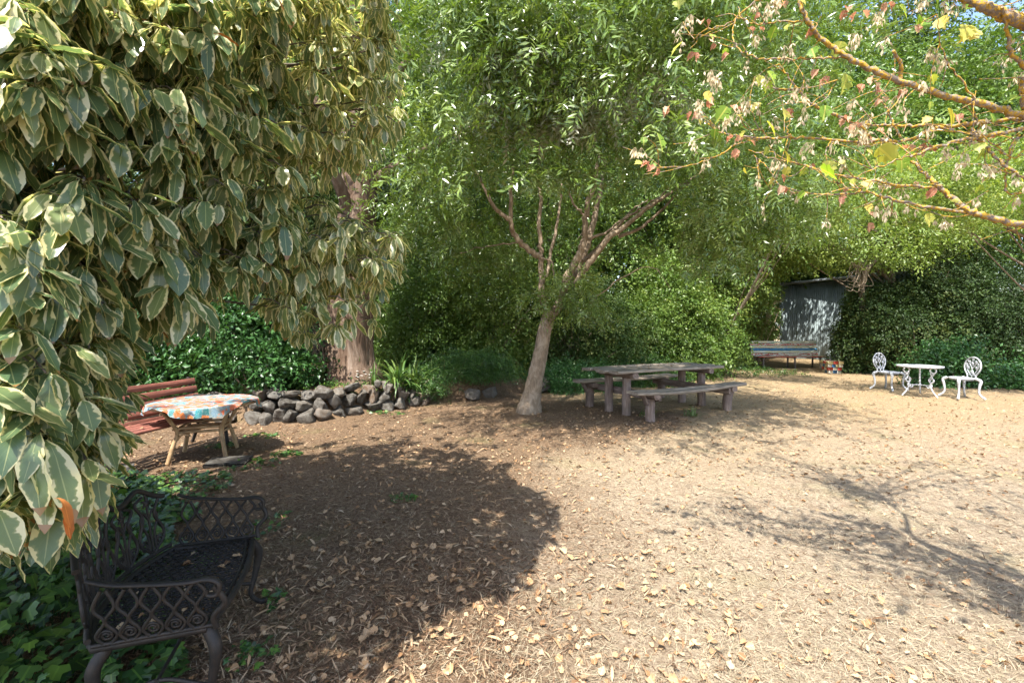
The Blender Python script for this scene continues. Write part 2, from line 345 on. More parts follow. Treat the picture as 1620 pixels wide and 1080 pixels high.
# ------------------------------------------------------------------ ground
WALLP = np.array([gd(240, 662), gd(395, 672), gd(450, 671), gd(510, 668), gd(560, 657), gd(600, 652), gd(640, 645), gd(690, 636), gd(745, 634), gd(800, 626), gd(900, 610), gd(1000, 598)])
WALLP = np.vstack([[-12, 8.3], WALLP])
def hgt(x, y):
    x = np.asarray(x, float); y = np.asarray(y, float)
    yw = np.interp(x, WALLP[:, 0], WALLP[:, 1]); d = y-yw
    up = np.clip((d-.02)/.35, 0, 1); up = up*up*(3-2*up)
    am = np.interp(x, [-12, -1.3, .6, 2.2], [.46, .44, .22, 0.])
    h = up*am + .012*np.sin(x*1.7+y*.9)+.010*np.sin(y*2.3-x*1.1)+.006*np.sin(x*5.1+1)*np.sin(y*4.3)
    return h
def mground():
    t = NT('dry_lawn_and_mulch'); co = t.coord()
    x = t.n('ShaderNodeSeparateXYZ'); t.l(co, x.inputs[0])
    nb = t.noise(co, .55, 3); n1 = t.noise(co, 5, 6, .7, .5); n2 = t.noise(co, 38, 6, .75, .8); n3 = t.noise(co, 150, 3, .7)
    straw = t.ramp(n2, [(.3, (.13, .09, .058)), (.45, (.275, .21, .145)), (.58, (.40, .325, .235)), (.75, (.52, .44, .335))])
    gold = t.ramp(n2, [(.3, (.11, .07, .035)), (.45, (.26, .185, .105)), (.6, (.39, .29, .17)), (.75, (.50, .40, .26))])
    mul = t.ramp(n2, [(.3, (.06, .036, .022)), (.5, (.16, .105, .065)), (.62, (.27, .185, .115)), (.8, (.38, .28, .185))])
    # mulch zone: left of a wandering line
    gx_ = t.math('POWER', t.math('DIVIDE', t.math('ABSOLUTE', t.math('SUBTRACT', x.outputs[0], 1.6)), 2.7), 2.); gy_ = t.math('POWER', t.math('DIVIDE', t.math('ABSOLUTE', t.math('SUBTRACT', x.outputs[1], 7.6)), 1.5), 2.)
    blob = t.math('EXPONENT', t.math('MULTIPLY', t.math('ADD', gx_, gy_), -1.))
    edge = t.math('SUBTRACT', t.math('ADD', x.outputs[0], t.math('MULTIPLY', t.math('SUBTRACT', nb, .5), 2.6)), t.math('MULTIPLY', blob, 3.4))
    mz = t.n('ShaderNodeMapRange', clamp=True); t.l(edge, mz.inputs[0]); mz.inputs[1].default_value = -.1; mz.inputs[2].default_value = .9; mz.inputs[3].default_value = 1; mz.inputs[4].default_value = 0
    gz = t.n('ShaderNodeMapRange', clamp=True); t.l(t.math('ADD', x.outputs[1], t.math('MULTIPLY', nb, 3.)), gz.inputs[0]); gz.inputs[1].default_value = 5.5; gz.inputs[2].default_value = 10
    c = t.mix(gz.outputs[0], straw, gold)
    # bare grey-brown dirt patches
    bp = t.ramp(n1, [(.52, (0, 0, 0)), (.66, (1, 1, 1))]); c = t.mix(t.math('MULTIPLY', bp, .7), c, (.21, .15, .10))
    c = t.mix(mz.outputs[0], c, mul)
    gr = t.ramp(t.noise(co, 1.1, 4, .6), [(.57, (0, 0, 0)), (.7, (1, 1, 1))]); c = t.mix(t.math('MULTIPLY', gr, .22), c, (.2, .22, .08))
    h = t.math('ADD', t.math('MULTIPLY', n2, .7), t.math('MULTIPLY', n3, .3))
    return t.bsdf(c, .95, .1, bump=h, bs=1, bd=.035)
def ground():
    xs = np.concatenate([[-400, -120, -50, -25], np.arange(-14, 14.01, .16), np.arange(15, 24), [35, 60, 140, 400]])
    ys = np.concatenate([[-200, -40, -12, -4, -1], np.arange(0, 15, .16), np.arange(15, 30, 1), [40, 70, 150, 500]])
    X, Y = np.meshgrid(xs, ys); Z = hgt(X, Y); n = len(xs)
    Z = Z+.006*R.normal(size=Z.shape)*((np.abs(X) < 14) & (Y > 0) & (Y < 15))
    V = np.stack([X, Y, Z], -1).reshape(-1, 3)
    i, j = np.meshgrid(np.arange(len(ys)-1), np.arange(n-1), indexing='ij'); a = (i*n+j).ravel()
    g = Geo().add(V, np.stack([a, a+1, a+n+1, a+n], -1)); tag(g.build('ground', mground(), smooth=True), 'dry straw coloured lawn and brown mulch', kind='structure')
ground()
def inpoly(px, py, poly):
    px = np.asarray(px); c = np.zeros(px.shape, bool); P = np.asarray(poly, float); n = len(P)
    for i in range(n):
        x0, y0 = P[i]; x1, y1 = P[(i+1) % n]
        k = ((y0 > py) != (y1 > py)) & (px < (x1-x0)*(py-y0)/((y1-y0) if y1 != y0 else 1e-9)+x0); c ^= k
    return c
# litter --------------------------------------------------------------
def scatter(n, dmin, dmax, spread=1.35):
    d = np.exp(R.uniform(np.log(dmin), np.log(dmax), n)); x = R.uniform(-spread, spread, n)*d; return x, d
def mulchness(x, y): return 1/(1+np.exp((x+.5*np.sin(y*1.3)-.25-3.2*np.exp(-((x-1.6)/2.7)**2-((y-7.6)/1.5)**2))*3))
def flatbatch(g, T, x, y, s, lift, tilt, rnd, ax=None):
    n = len(x); a = R.uniform(0, 2*PI, n) if ax is None else ax
    d = np.stack([np.cos(a), np.sin(a), R.normal(size=n)*tilt], -1); up = np.stack([R.normal(size=n)*tilt, R.normal(size=n)*tilt, np.ones(n)], -1)
    P = np.stack([x, y, hgt(x, y)+lift], -1); g.batch(*T, frames(d, up, s), P, rnd)
# straw
blade = (np.array([(-.5, 0, 0), (.5, 0, 0), (.35, .5, .06), (-.35, .5, .06), (0, 1, .0), (.05, 1, 0)])*np.array([.032, 1, 1]), np.array([(0, 1, 2, 3), (3, 2, 5, 4)]), np.array([(.5, 0, 0)]*6, float))
g = Geo(); x, y = scatter(280000, 1.25, 13); k = R.random(len(x)) > mulchness(x, y)*.82; x, y = x[k], y[k]; k = y < np.interp(x, WALLP[:, 0], WALLP[:, 1]); x, y = x[k], y[k]; n = len(x)
flatbatch(g, blade, x, y, R.uniform(.016, .062, n)*(1+.06*y), R.uniform(.0, .012, n), .3, R.random(n))
tag(g.build('dry_grass', M['straw']), 'short dry straw coloured grass', kind='stuff')
g = Geo(); x, y = scatter(95000, 1.25, 9); k = R.random(len(x)) < mulchness(x, y)+.07; x, y = x[k], y[k]; n = len(x)
chip = (np.array([(-.5, 0, 0), (.5, 0, 0), (.5, .5, .05), (-.5, .5, .05), (.15, 1, 0), (-.15, 1, 0)])*np.array([.085, 1, 1]), blade[1], blade[2])
flatbatch(g, chip, x, y, R.uniform(.015, .075, n), R.uniform(.0, .014, n), .35, R.random(n)**1.5)
tag(g.build('bark_mulch', M['chip']), 'dark bark mulch and bark shreds', kind='stuff')
g = Geo()
gl = leaf_strip(4, .16, 1, lambda t: .3-.8*t, .0, .1)
x, y = scatter(3400, 1.25, 10); k = R.random(len(x)) < mulchness(x, y)*.95+.03; x, y = x[k], y[k]; n = len(x); flatbatch(g, gl, x, y, R.uniform(.05, .10, n), .008+R.random(n)*.01, .3, R.random(n))
for T in CURL:
    x, y = scatter(900, 1.25, 13); n = len(x); flatbatch(g, T, x, y, R.uniform(.014, .042, n), .008+R.random(n)*.008, .35, R.random(n))
    x = R.uniform(-1.5, 1.2, 70); y = R.uniform(1.2, 3.2, 70); n = 70; flatbatch(g, T, x, y, R.uniform(.03, .062, n), .008+R.random(n)*.008, .35, R.uniform(.3, .8, n))
x, y = scatter(4500, 4.5, 17, 1.2); k = y < np.interp(x, WALLP[:, 0], WALLP[:, 1])+6*(x > 1.5); x, y = x[k], y[k]; n = len(x); flatbatch(g, CURL[1], x, y, R.uniform(.015, .05, n), .01+R.random(n)*.01, .4, R.random(n)*.7)
tag(g.build('fallen_leaves', M['litter']), 'dry curled brown fallen leaves', kind='stuff')
# ------------------------------------------------------------------ foliage builder
def leafcloud(g, T, P, D, s, rnd, upj=.5):
    n = len(P); up = np.array([0, 0, 1.])+R.normal(size=(n, 3))*upj; MM = frames(D, up, s); k = R.integers(0, len(T), n)
    for i, t in enumerate(T):
        q = k == i; g.batch(t[0], t[1], t[2], MM[q], P[q], rnd[q])
CLEARP = [(1226, 436), (1345, 426), (1345, 470), (1318, 545), (1304, 602), (1184, 602), (1184, 536), (1226, 530)]
def clear(P): a, b = proj(P); return ~(inpoly(a, b, CLEARP) & (P[:, 1] < 22.5)) & ~((a > 1345) & (a < 1440) & (b > 422) & (b < 446) & (P[:, 1] < 18))
def crown(g, C, rad, nclump, nper, T, scale=1, csz=.45, shell=.45, flat=.65, droop=.35, accept=None, keepz=None, hue=None):
    C = np.array(C, float); rad = np.array(rad, float); done = 0; cents = []
    while done < nclump:
        d = rsph(nclump*2); r = (shell+(1-shell)*R.random(len(d))**.6)*(1+.34*np.sin(d[:, 0]*4+C[0]*3)*np.cos(d[:, 2]*5+C[1]*2)+R.normal(size=len(d))*.09+.3*(R.random(len(d)) < .10)*R.random(len(d)))
        p = C+d*r[:, None]*rad
        if keepz is not None: p = p[p[:, 2] > keepz+.05]
        if accept is not None: p = p[accept(p)]
        if len(p) == 0: break
        cents.append(p); done += len(p)
    if not cents: return np.zeros((0, 3))
    cents = np.concatenate(cents)[:nclump]; m = len(cents)
    cs = csz*R.uniform(.6, 1.45, m); N = m*nper; idx = np.repeat(np.arange(m), nper)
    off = R.normal(size=(N, 3))*np.array([1, 1, flat])*cs[idx][:, None]*.55
    P = cents[idx]+off; out = nrm(cents-C)[idx]
    D = nrm(off)*.6+out*.35+R.normal(size=(N, 3))*.45; D[:, 2] -= droop
    h = (R.random(m) if hue is None else np.clip(R.normal(size=m)*.22+hue, 0, 1))[idx]*.65+R.random(N)*.35
    if keepz is not None: k = P[:, 2] > keepz+.02; P, D, h = P[k], D[k], h[k]
    k = clear(P); P, D, h = P[k], D[k], h[k]
    if accept is not None and accept.__name__ == 'strict': k = accept(P); P, D, h = P[k], D[k], h[k]
    leafcloud(g, T, P, D, scale*R.uniform(.75, 1.25, len(P)), h); return cents
def limbs(g, base, C, cents, r0, nl=14, fork=.35, lean=(0, 0)):
    base = np.array(base, float); C = np.array(C, float); top = C.copy(); top[2] = base[2]+(C[2]-base[2])*1.2
    m = base+(top-base)*.5+np.array([R.normal()*.15, R.normal()*.15, 0]); tr = spline([base, base+(m-base)*.5+[R.normal()*.06, 0, 0], m, top], 6); tube(g, tr, [r0*1.25, r0, r0*.8, r0*.35], 9, rough=.04)
    if len(cents):
        for i in R.choice(len(cents), min(nl, len(cents)), replace=False):
            e = cents[i]; k = int(R.uniform(fork, .9)*(len(tr)-1)); s = tr[k]; q = (s+e)/2+R.normal(size=3)*.15+[0, 0, .15]
            tube(g, spline([s, q, e], 5), [r0*.38, r0*.2, .012], 5)
def tree(name, label, cat, base, C, rad, ncl, nper, T, mat, r0, group=None, bark='limb', **kw):
    o = empty(name, base, label, cat, group=group); g = Geo(); nl = kw.pop('nl', 14)
    c = crown(g, C, rad, ncl, nper, T, **kw); t = Geo(); limbs(t, base, C, c, r0, nl)
    t.build('trunk', M[bark], o, True, origin=base); 
    if g.v: g.build('crown', M[mat], o, origin=base)
    return o
def shrub(name, label, cat, base, C, rad, ncl, nper, T, mat, group=None, **kw):
    o = empty(name, base, label, cat, group=group); g = Geo(); kw.setdefault('keepz', base[2]-.02)
    c = crown(g, C, rad, ncl, nper, T, **kw); t = Geo()
    for i in R.choice(len(c), min(16, len(c)), replace=False):
        e = c[i]; b = np.array(base)+[R.normal()*rad[0]*.15, R.normal()*rad[1]*.15, -.03]; q = (b+e)/2+R.normal(size=3)*.12; q[2] = max(q[2], base[2]+.1)
        tube(t, spline([b, q, e], 5), [.022, .012, .005], 5)
    t.build('stem', M['twig'], o, True, origin=base); g.build('foliage', M[mat], o, origin=base); return o
#@@SCENE@@

A_ = np.array
# ------------------------------------------------------------------ sky, sun, camera
w = bpy.data.worlds.new('World'); S.world = w; w.use_nodes = True; wt = w.node_tree; wt.nodes.clear()
sk = wt.nodes.new('ShaderNodeTexSky'); sk.sky_type = 'NISHITA'; sk.sun_disc = False
el = math.asin(-sun_dir.z); az = math.atan2(-sun_dir.x, -sun_dir.y)
sk.sun_elevation = el; sk.sun_rotation = az; sk.air_density = 1; sk.dust_density = 1.6
bg = wt.nodes.new('ShaderNodeBackground'); bg.inputs[1].default_value = .15; wo = wt.nodes.new('ShaderNodeOutputWorld')
wt.links.new(sk.outputs[0], bg.inputs[0]); wt.links.new(bg.outputs[0], wo.inputs[0])
L = bpy.data.lights.new('sun', 'SUN'); L.energy = 4.4; L.angle = math.radians(.5); L.color = (1, .955, .87)
lo = bpy.data.objects.new('sun', L); COL.objects.link(lo); lo.rotation_euler = sun_dir.to_track_quat('-Z', 'Y').to_euler(); lo.location = (-3, -6, 12)
cam = bpy.data.cameras.new('camera'); cam.sensor_width = 36; cam.lens = 36*F/1620; cam.shift_y = -(540-HY)/1620; cam.clip_start = .05; cam.clip_end = 1500
co = bpy.data.objects.new('camera', cam); COL.objects.link(co); co.location = (0, 0, EH); co.rotation_euler = (PI/2, 0, 0); S.camera = co
S.view_settings.view_transform = 'Standard'; S.view_settings.look = 'None'; S.view_settings.gamma = 1; S.view_settings.exposure = 1.66
S.cycles.use_denoising = True; S.cycles.max_bounces = 7; S.cycles.diffuse_bounces = 4; S.cycles.transmission_bounces = 4; S.cycles.glossy_bounces = 2
S.cycles.use_adaptive_sampling = True; S.cycles.adaptive_threshold = .02; S.cycles.sample_clamp_indirect = 6
# ------------------------------------------------------------------ variegated shrubs on the left
POLY = [(-260, -60), (615, -60), (622, 60), (634, 130), (628, 235), (602, 285), (566, 300), (545, 268), (516, 320), (545, 345), (590, 352), (630, 362), (638, 410), (634, 486),
        (604, 494), (594, 548), (566, 528), (540, 566), (500, 572), (462, 556), (432, 512), (395, 474), (342, 500), (318, 552), (238, 556), (224, 482), (196, 468), (176, 500), (186, 575), (206, 650), (172, 702),
        (160, 800), (118, 868), (60, 892), (0, 905), (-260, 920)]
def d0f(px, py): return 1.22+1.3*np.clip(px/620, 0, 1.1)**1.35-.12*np.clip((py-480)/300, 0, 1)*(px < 230)
def hang(P, px, py):                     # keep a cluster only where all of it stays inside the outline
    a, b = proj(P-[0, 0, .14]); return inpoly(px, py, POLY) & inpoly(a, b, POLY)
def clusters(n, deep):
    px = R.uniform(-240, 640, n); py = R.uniform(-55, 900, n); dd = d0f(px, py)+(R.random(n)*.22 if not deep else .2+R.exponential(.55, n))
    P = np.stack([(px-810)/F*dd, dd, EH-(py-HY)/F*dd], -1); k = hang(P, px, py) & (P[:, 2] > .35)
    for hx, hy, rx, ry in ((100, 250, 74, 30), (205, 262, 48, 32), (40, 268, 60, 16), (330, 300, 26, 18), (205, 470, 34, 20), (110, 385, 40, 12), (12, 170, 30, 16), (150, 90, 26, 14)):
        k &= ((px-hx)/rx)**2+((py-hy)/ry)**2 > 1
    return P[k]
def whorls(g, st, P, size, nl, skirt=True, rb=0):
    for c in P:
        m = R.integers(nl-2, nl+3); az = np.linspace(0, 2*PI, m, endpoint=False)+R.random()*6+R.normal(size=m)*.3
        MM = rotz(az); jit = np.eye(3)+R.normal(size=(m, 3, 3))*.12; jit[:, :, 0] *= R.uniform(.85, 1.32, m)[:, None]; MM = MM@jit
        s = size*R.uniform(.55, 1.15, m)*R.uniform(.85, 1.12); ks = R.integers(0, len(VT), m); rr = np.clip(R.normal(size=m)*.25+.45+rb, 0, 1)
        T = np.tile(c, (m, 1))+R.normal(size=(m, 3))*.008
        for i, t in enumerate(VT):
            q = ks == i
            if q.any(): g.batch(t[0], t[1], t[2], MM[q]*s[q][:, None, None], T[q], rr[q])
        e = c+A_([-.06-R.random()*.1, .03+R.random()*.06, .01+R.random()*.05]); tube(st, [c, (c+e)/2+A_([0, 0, .015]), e], [.003, .0035, .004], 4)
# foliage above the frame, whose shade falls on the mulch
SHP = A_([gd(*p) for p in [(300, 790), (430, 700), (560, 700), (700, 690), (790, 745), (884, 800), (850, 862), (800, 925), (700, 965), (640, 1020), (560, 1100), (200, 1250), (-500, 1250), (-600, 900), (60, 800)]])
nn = 34000; q = np.stack([R.uniform(-6, 1, nn), R.uniform(1.1, 7.5, nn)], -1); q = q[inpoly(q[:, 0], q[:, 1], SHP)]; z = R.uniform(2.9, 4.6, len(q))
P = np.stack([q[:, 0]-SHX*z, q[:, 1]-SHY*z, z], -1); a, b = proj(P)
vis = (P[:, 1] > .15) & (b > -70) & (a > -200) & (a < 1800); top = P[(~vis) & ((P[:, 0] < -.35) | (P[:, 1] < 2.6))][:5200]
CL = np.concatenate([clusters(1000, False), clusters(2000, True)])
cov = {}
for c in CL:
    gx, gy = c[0]+SHX*c[2], c[1]+SHY*c[2]
    q_ = (int(np.floor(gx/.1)), int(np.floor(gy/.1))); cov[q_] = cov.get(q_, 0)+1
def nb_(p):
    i, j = int(np.floor((p[0]+SHX*p[2])/.1)), int(np.floor((p[1]+SHY*p[2])/.1)); return sum(cov.get((i+a, j+b), 0) for a in (-1, 0, 1) for b in (-1, 0, 1))
top = A_([p for p in top if nb_(p) < 15])[:1900]; apx, apy = proj(CL)
far = (apx+R.normal(size=len(CL))*18 > 432)
def vshrub(name, label, base, P, size, extra, rb, trunkr, nlm):
    o = empty(name, base, label, 'shrub', group='variegated shrubs hanging over the left side of the garden'); g = Geo(); st = Geo()
    whorls(g, st, P, size, 9, rb=rb)
    if len(extra): whorls(g, st, extra, size*1.15, 9, rb=rb)
    top_ = A_([base[0]+.3, base[1]+.1, 3.6]); tr = spline([A_(base), A_(base)+[.1, .05, 1.2], A_(base)+[.15, 0, 2.4], top_], 6); tube(st, tr, [trunkr, trunkr*.8, trunkr*.5], 9, rough=.05)
    allp = np.concatenate([P, extra]) if len(extra) else P
    for i in R.choice(len(allp), nlm, replace=False):
        e = allp[i]+[0, .12, .03]; k = int(np.clip(e[2]/3.6, .35, .95)*(len(tr)-1)); s_ = tr[k]; qq = (s_+e)/2+[0, .12, .12]; tube(st, spline([s_, qq, e], 6), [.022, .012, .005], 6)
    st.build('branches', M['limb'], o, True, origin=base); g.build('foliage', M['var'], o, True, origin=base); return o
vn = vshrub('variegated_shrub', 'large cream edged variegated shrub with big drooping leaves, nearest on the left', (-3.3, 1.9, 0), CL[~far], .168, top, -.05, .08, 60)
vf = vshrub('variegated_shrub', 'yellowish variegated shrub hanging in front of the thick bark trunk', (-3.9, 3.4, 0), CL[far], .135, np.zeros((0, 3)), .25, .07, 30)
g = Geo()
for px, py, d in ((352, 68, 1.7), (118, 776, 1.15), (122, 790, 1.16), (440, 8, 2.0)):
    for _ in range(1):
        g = Geo(); c = at(px, py, d)-[0, .05, 0]; g.batch(*VT[R.integers(6)], rotz(A_([R.uniform(-2, -1)]))*.09, c[None], R.random(1)); g.build('dead_leaf', M['brown'], vn, True, origin=(-3.3, 1.9, 0))
# ------------------------------------------------------------------ maple with lichen covered limbs, top right
MB = A_([2.75, 1.75, 0]); mo = empty('maple_tree', MB, 'sparse maple with orange lichen on bare limbs, reaching in from the right edge', 'tree')
g = Geo(); TR = spline([MB, MB+[-.02, .02, 1.1], at(1665, 300, 2.05), at(1640, 60, 2.15)+[.1, 0, 0], at(1650, -260, 2.1)], 8)
tube(g, TR, [.05, .034, .02, .012, .008], 10, rough=.06); g.build('trunk', M['lichen'], mo, True, origin=MB)
BR = [  # crop coordinates, depth start/end, thickness (crop px) start/end
 ([(1680, 500), (1590, 470), (1400, 420), (1250, 385), (1120, 345), (1000, 290), (880, 230), (790, 165), (740, 110), (700, 40), (680, -60), (650, -200)], 2.0, 2.1, 34, 16),
 ([(1700, 120), (1540, 60), (1450, 30), (1360, -20), (1250, -90)], 1.95, 2.0, 60, 34),
 ([(1680, 500), (1560, 490), (1400, 515), (1250, 520), (1100, 518), (960, 515)], 2.02, 2.3, 26, 9),
 ([(1680, 520), (1540, 550), (1400, 575), (1280, 600), (1150, 650)], 2.02, 1.95, 22, 9),
 ([(1420, 505), (1250, 535), (1150, 575), (1000, 585), (850, 580), (700, 568), (560, 570), (430, 562), (360, 545), (300, 505)], 2.1, 2.5, 18, 7),
 ([(1700, 950), (1500, 905), (1380, 860), (1300, 800), (1250, 760), (1200, 710), (1150, 660)], 1.9, 2.1, 32, 13),
 ([(1700, 940), (1400, 880), (1200, 850), (1040, 815), (980, 795), (900, 800), (780, 805), (650, 790)], 1.9, 2.3, 17, 6),
 ([(1250, 775), (1100, 765), (960, 740), (800, 715), (700, 680), (600, 660), (480, 620)], 2.02, 2.35, 13, 5),
 ([(430, 595), (370, 635), (300, 665), (200, 690), (110, 688)], 2.46, 2.55, 9, 4), ([(560, 570), (500, 580), (430, 595)], 2.42, 2.46, 8, 7),
 ([(860, 485), (760, 440), (700, 390), (640, 310), (610, 265)], 2.15, 2.25, 15, 6), ([(1000, 590), (940, 520), (860, 485)], 2.28, 2.15, 11, 12),
 ([(880, 240), (750, 240), (560, 245), (460, 215), (420, 170), (425, 90), (455, 75)], 2.08, 2.35, 10, 4),
 ([(700, 88), (600, 92), (520, 98), (450, 75), (438, 30)], 2.08, 2.35, 9, 4), ([(520, -5), (400, 95), (290, 128), (250, 175)], 2.3, 2.45, 10, 4), ([(740, -60), (640, -40), (520, -5)], 2.1, 2.3, 11, 10),
 ([(1400, 530), (1450, 600), (1500, 650), (1560, 700), (1660, 755)], 2.03, 1.9, 15, 12), ([(1530, 30), (1550, 130), (1570, 220), (1640, 290)], 1.95, 2.0, 12, 22),
 ([(1600, 560), (1570, 600), (1550, 700), (1550, 790), (1610, 800)], 1.95, 1.95, 10, 8), ([(1110, 570), (1080, 510), (1050, 450), (1020, 400), (1000, 340)], 2.2, 2.2, 11, 4),
 ([(1110, 345), (1112, 270), (1080, 210)], 2.05, 2.0, 20, 12), ([(1640, 480), (1615, 400), (1615, 320)], 2.0, 2.0, 26, 18), ([(560, 350), (620, 372), (680, 370)], 2.3, 2.2, 8, 9),
 ([(500, 640), (560, 690), (600, 760), (650, 790)], 2.4, 2.3, 6, 5), ([(850, 720), (870, 760), (920, 790), (980, 760), (1090, 700)], 2.25, 2.1, 6, 4), ([(1300, 525), (1350, 545), (1450, 560), (1560, 650), (1620, 640)], 2.05, 1.9, 9, 5),
 ([(1280, 600), (1200, 630), (1100, 660), (1000, 700), (900, 740)], 2.0, 2.1, 11, 4), ([(820, 580), (800, 640), (830, 740), (860, 760)], 2.35, 2.25, 7, 4), ([(1420, 420), (1360, 330), (1300, 250), (1270, 150), (1260, 60)], 2.03, 1.95, 9, 3),
 ([(660, 568), (640, 540), (660, 470)], 2.4, 2.4, 8, 4), ([(560, 570), (520, 520), (490, 460)], 2.44, 2.4, 8, 4), ([(1040, 815), (1090, 770), (1120, 740)], 2.15, 2.1, 5, 3), ([(740, 430), (820, 370), (850, 330)], 2.15, 2.1, 6, 4)]
tips = []; bg_ = Geo(); pts = []
for cr, da, db, ta, tb in BR:
    n = len(cr); dd = np.linspace(da, db, n)+R.normal(size=n)*.012
    W = A_([at(1000+x/2.613, y/2.613, d) for (x, y), d in zip(cr, dd)]); C_ = spline(W, 7); C_[1:-1] += R.normal(size=C_[1:-1].shape)*.0032
    r = np.array([ta, tb])/2.613/F*2.1/2*.8; tube(bg_, C_, r, 8, rough=.13); pts.append(C_)
    # side twigs
    for _ in range(int(len(C_)*.2)):
        i = R.integers(2, len(C_)); p = C_[i]; l = R.uniform(.05, .28); d = nrm(A_([R.normal()-.5, R.normal()*.8, R.normal()*.8+.1]))
        T_ = spline([p, p+d*l*.5+R.normal(size=3)*.015, p+d*l+A_([-.02, 0, R.normal()*.03])], 4); tube(bg_, T_, [.0028, .0014], 4, rough=.2); tips.append(T_[-1]); 
        if R.random() < .5: tips.append(T_[len(T_)//2])
# limbs above the frame on the same tree (their shade falls on the lawn at the lower right)
otips = []
LA = spline([TR[16], A_([2.55, 1.3, 2.5]), A_([2.25, .75, 3.05]), A_([1.9, .5, 3.3])], 7); tube(bg_, LA, [.03, .022, .012], 8, rough=.1)
LB_ = spline([TR[14], A_([2.9, 1.2, 2.2]), A_([3.3, 1.0, 2.9]), A_([3.6, 1.1, 3.4])], 7); tube(bg_, LB_, [.025, .018, .01], 8, rough=.1)
for k in range(44):
    if k < 14: s0 = TR[R.integers(26, len(TR))]; e = A_([R.uniform(1.2, 4.5), R.uniform(2.0, 3.6), 0])
    elif k < 30: s0 = LA[R.integers(10, len(LA))]; e = A_([R.uniform(.25, 2.6), R.uniform(.5, 2.6), 0])
    else: s0 = LB_[R.integers(10, len(LB_))]; e = A_([R.uniform(2.6, 5.4), R.uniform(.9, 3.2), 0])
    e[2] = max(s0[2]+R.uniform(.1, .6), EH+.72*e[1]+.12)
    a1, b1 = proj(e)
    W = spline([s0, (s0+e)/2+A_([0, 0, .18]), e], 8); W[1:] += R.normal(size=W[1:].shape)*.008
    tube(bg_, W, [.012, .004], 7, rough=.12)
    for _ in range(17):
        p = W[R.integers(3, len(W))]; d = nrm(R.normal(size=3)*[1, 1, .4]+[-.4, 0, .1]); l2 = R.uniform(.12, .45); T_ = spline([p, p+d*l2*.5+R.normal(size=3)*.03, p+d*l2], 4); tube(bg_, T_, [.004, .0018], 4); otips += [T_[-1], T_[-2], T_[2]]
bg_.build('branches', M['lichen'], mo, True, origin=MB)
tips = A_(tips); lf = Geo(); dl = Geo(); sd = Geo()
def putleaf(g, p, s, r, T=LOB, dr=.8):
    d = A_([R.normal()*.5, R.normal()*.5, -dr+R.normal()*.25]); up = A_([R.normal()*.5, -1+R.normal()*.4, .6]); g.batch(*T, frames(d[None], up[None], A_([s])), (p+nrm(d)*.012)[None], A_([r]))
def putseed(g, p):
    for _ in range(R.integers(5, 11)):
        q = p+R.normal(size=3)*.014+[0, 0, -.012-R.random()*.03]; tube(g, [p, q], [.0006, .0006], 3)
        for s_ in (-1, 1): g.batch(*rh(1, .34, .05), frames(A_([[s_*.35+R.normal()*.2, R.normal()*.3, -1]]), A_([[R.normal(), -1, .3]]), A_([R.uniform(.022, .032)])), q[None], R.random(1))
for p in otips:
    u = R.random()
    if u < .24: putleaf(lf, p, R.uniform(.05, .08), R.random())
    elif u < .42: putleaf(dl, p, R.uniform(.03, .055), R.random(), CURL[R.integers(2, 4)])
    elif u < .5: putseed(sd, p)
order = R.permutation(len(tips))
for k, i in enumerate(order):
    u = R.random()
    if u < .15: putleaf(lf, tips[i], R.uniform(.030, .058), R.random())
    elif u < .32:
        for _ in range(R.integers(1, 3)): putleaf(dl, tips[i]+R.normal(size=3)*.015, R.uniform(.028, .048), R.random(), CURL[R.integers(2, 4)])
    elif u < .58: putseed(sd, tips[i])
for x, y, s in ((1215, 95, 70), (1265, 95, 60), (1385, 125, 75), (1440, 150, 80), (890, 330, 80), (870, 185, 65), (1300, 470, 80), (1010, 640, 95), (1085, 665, 95), (770, 730, 90), (820, 680, 65), (100, 575, 85), (400, 460, 70), (215, 190, 60), (555, 310, 60), (740, 215, 50), (630, 470, 60), (600, 120, 55), (1100, 40, 60), (550, 520, 70), (295, 390, 45), (630, 640, 60), (1590, 830, 60), (190, 20, 55), (800, 450, 60)):
    p = at(1000+x/2.613, (y-s*.4)/2.613, 2.1); putleaf(lf, p, s/2.613/F*2.1, R.random()*.95, dr=1.1); tube(bg_ if False else lf, [p, p+A_([R.normal()*.02, .01, .05])], [.0009, .0009], 3)
for x, y in ((890, 50), (935, 60), (760, 300), (780, 340), (930, 365), (1180, 610), (1210, 630), (880, 500), (615, 780), (865, 830), (75, 690), (100, 705), (150, 455), (265, 475), (320, 420), (260, 230), (1120, 380), (1050, 20), (440, 630)):
    for _ in range(2): putleaf(dl, at(1000+(x+R.normal()*8)/2.613, (y-20)/2.613, 2.15), .042, R.random(), CURL[R.integers(2, 4)])
for x, y in ((240, 90), (330, 320), (350, 350), (470, 430), (380, 510), (1260, 220), (1290, 260), (930, 540), (960, 570), (640, 220), (1030, 80), (910, 170), (1200, 20), (30, 640), (260, 440), (720, 620), (1500, 690), (1600, 330), (600, 10), (1310, 640), (560, 40)):
    for _ in range(2): putseed(sd, at(1000+(x+R.normal()*10)/2.613, (y-30)/2.613, 2.15))
lf.build('foliage', M['maple'], mo, origin=MB); dl.build('dried_foliage', M['pink'], mo, origin=MB); sd.build('seeds', M['seed'], mo, origin=MB)
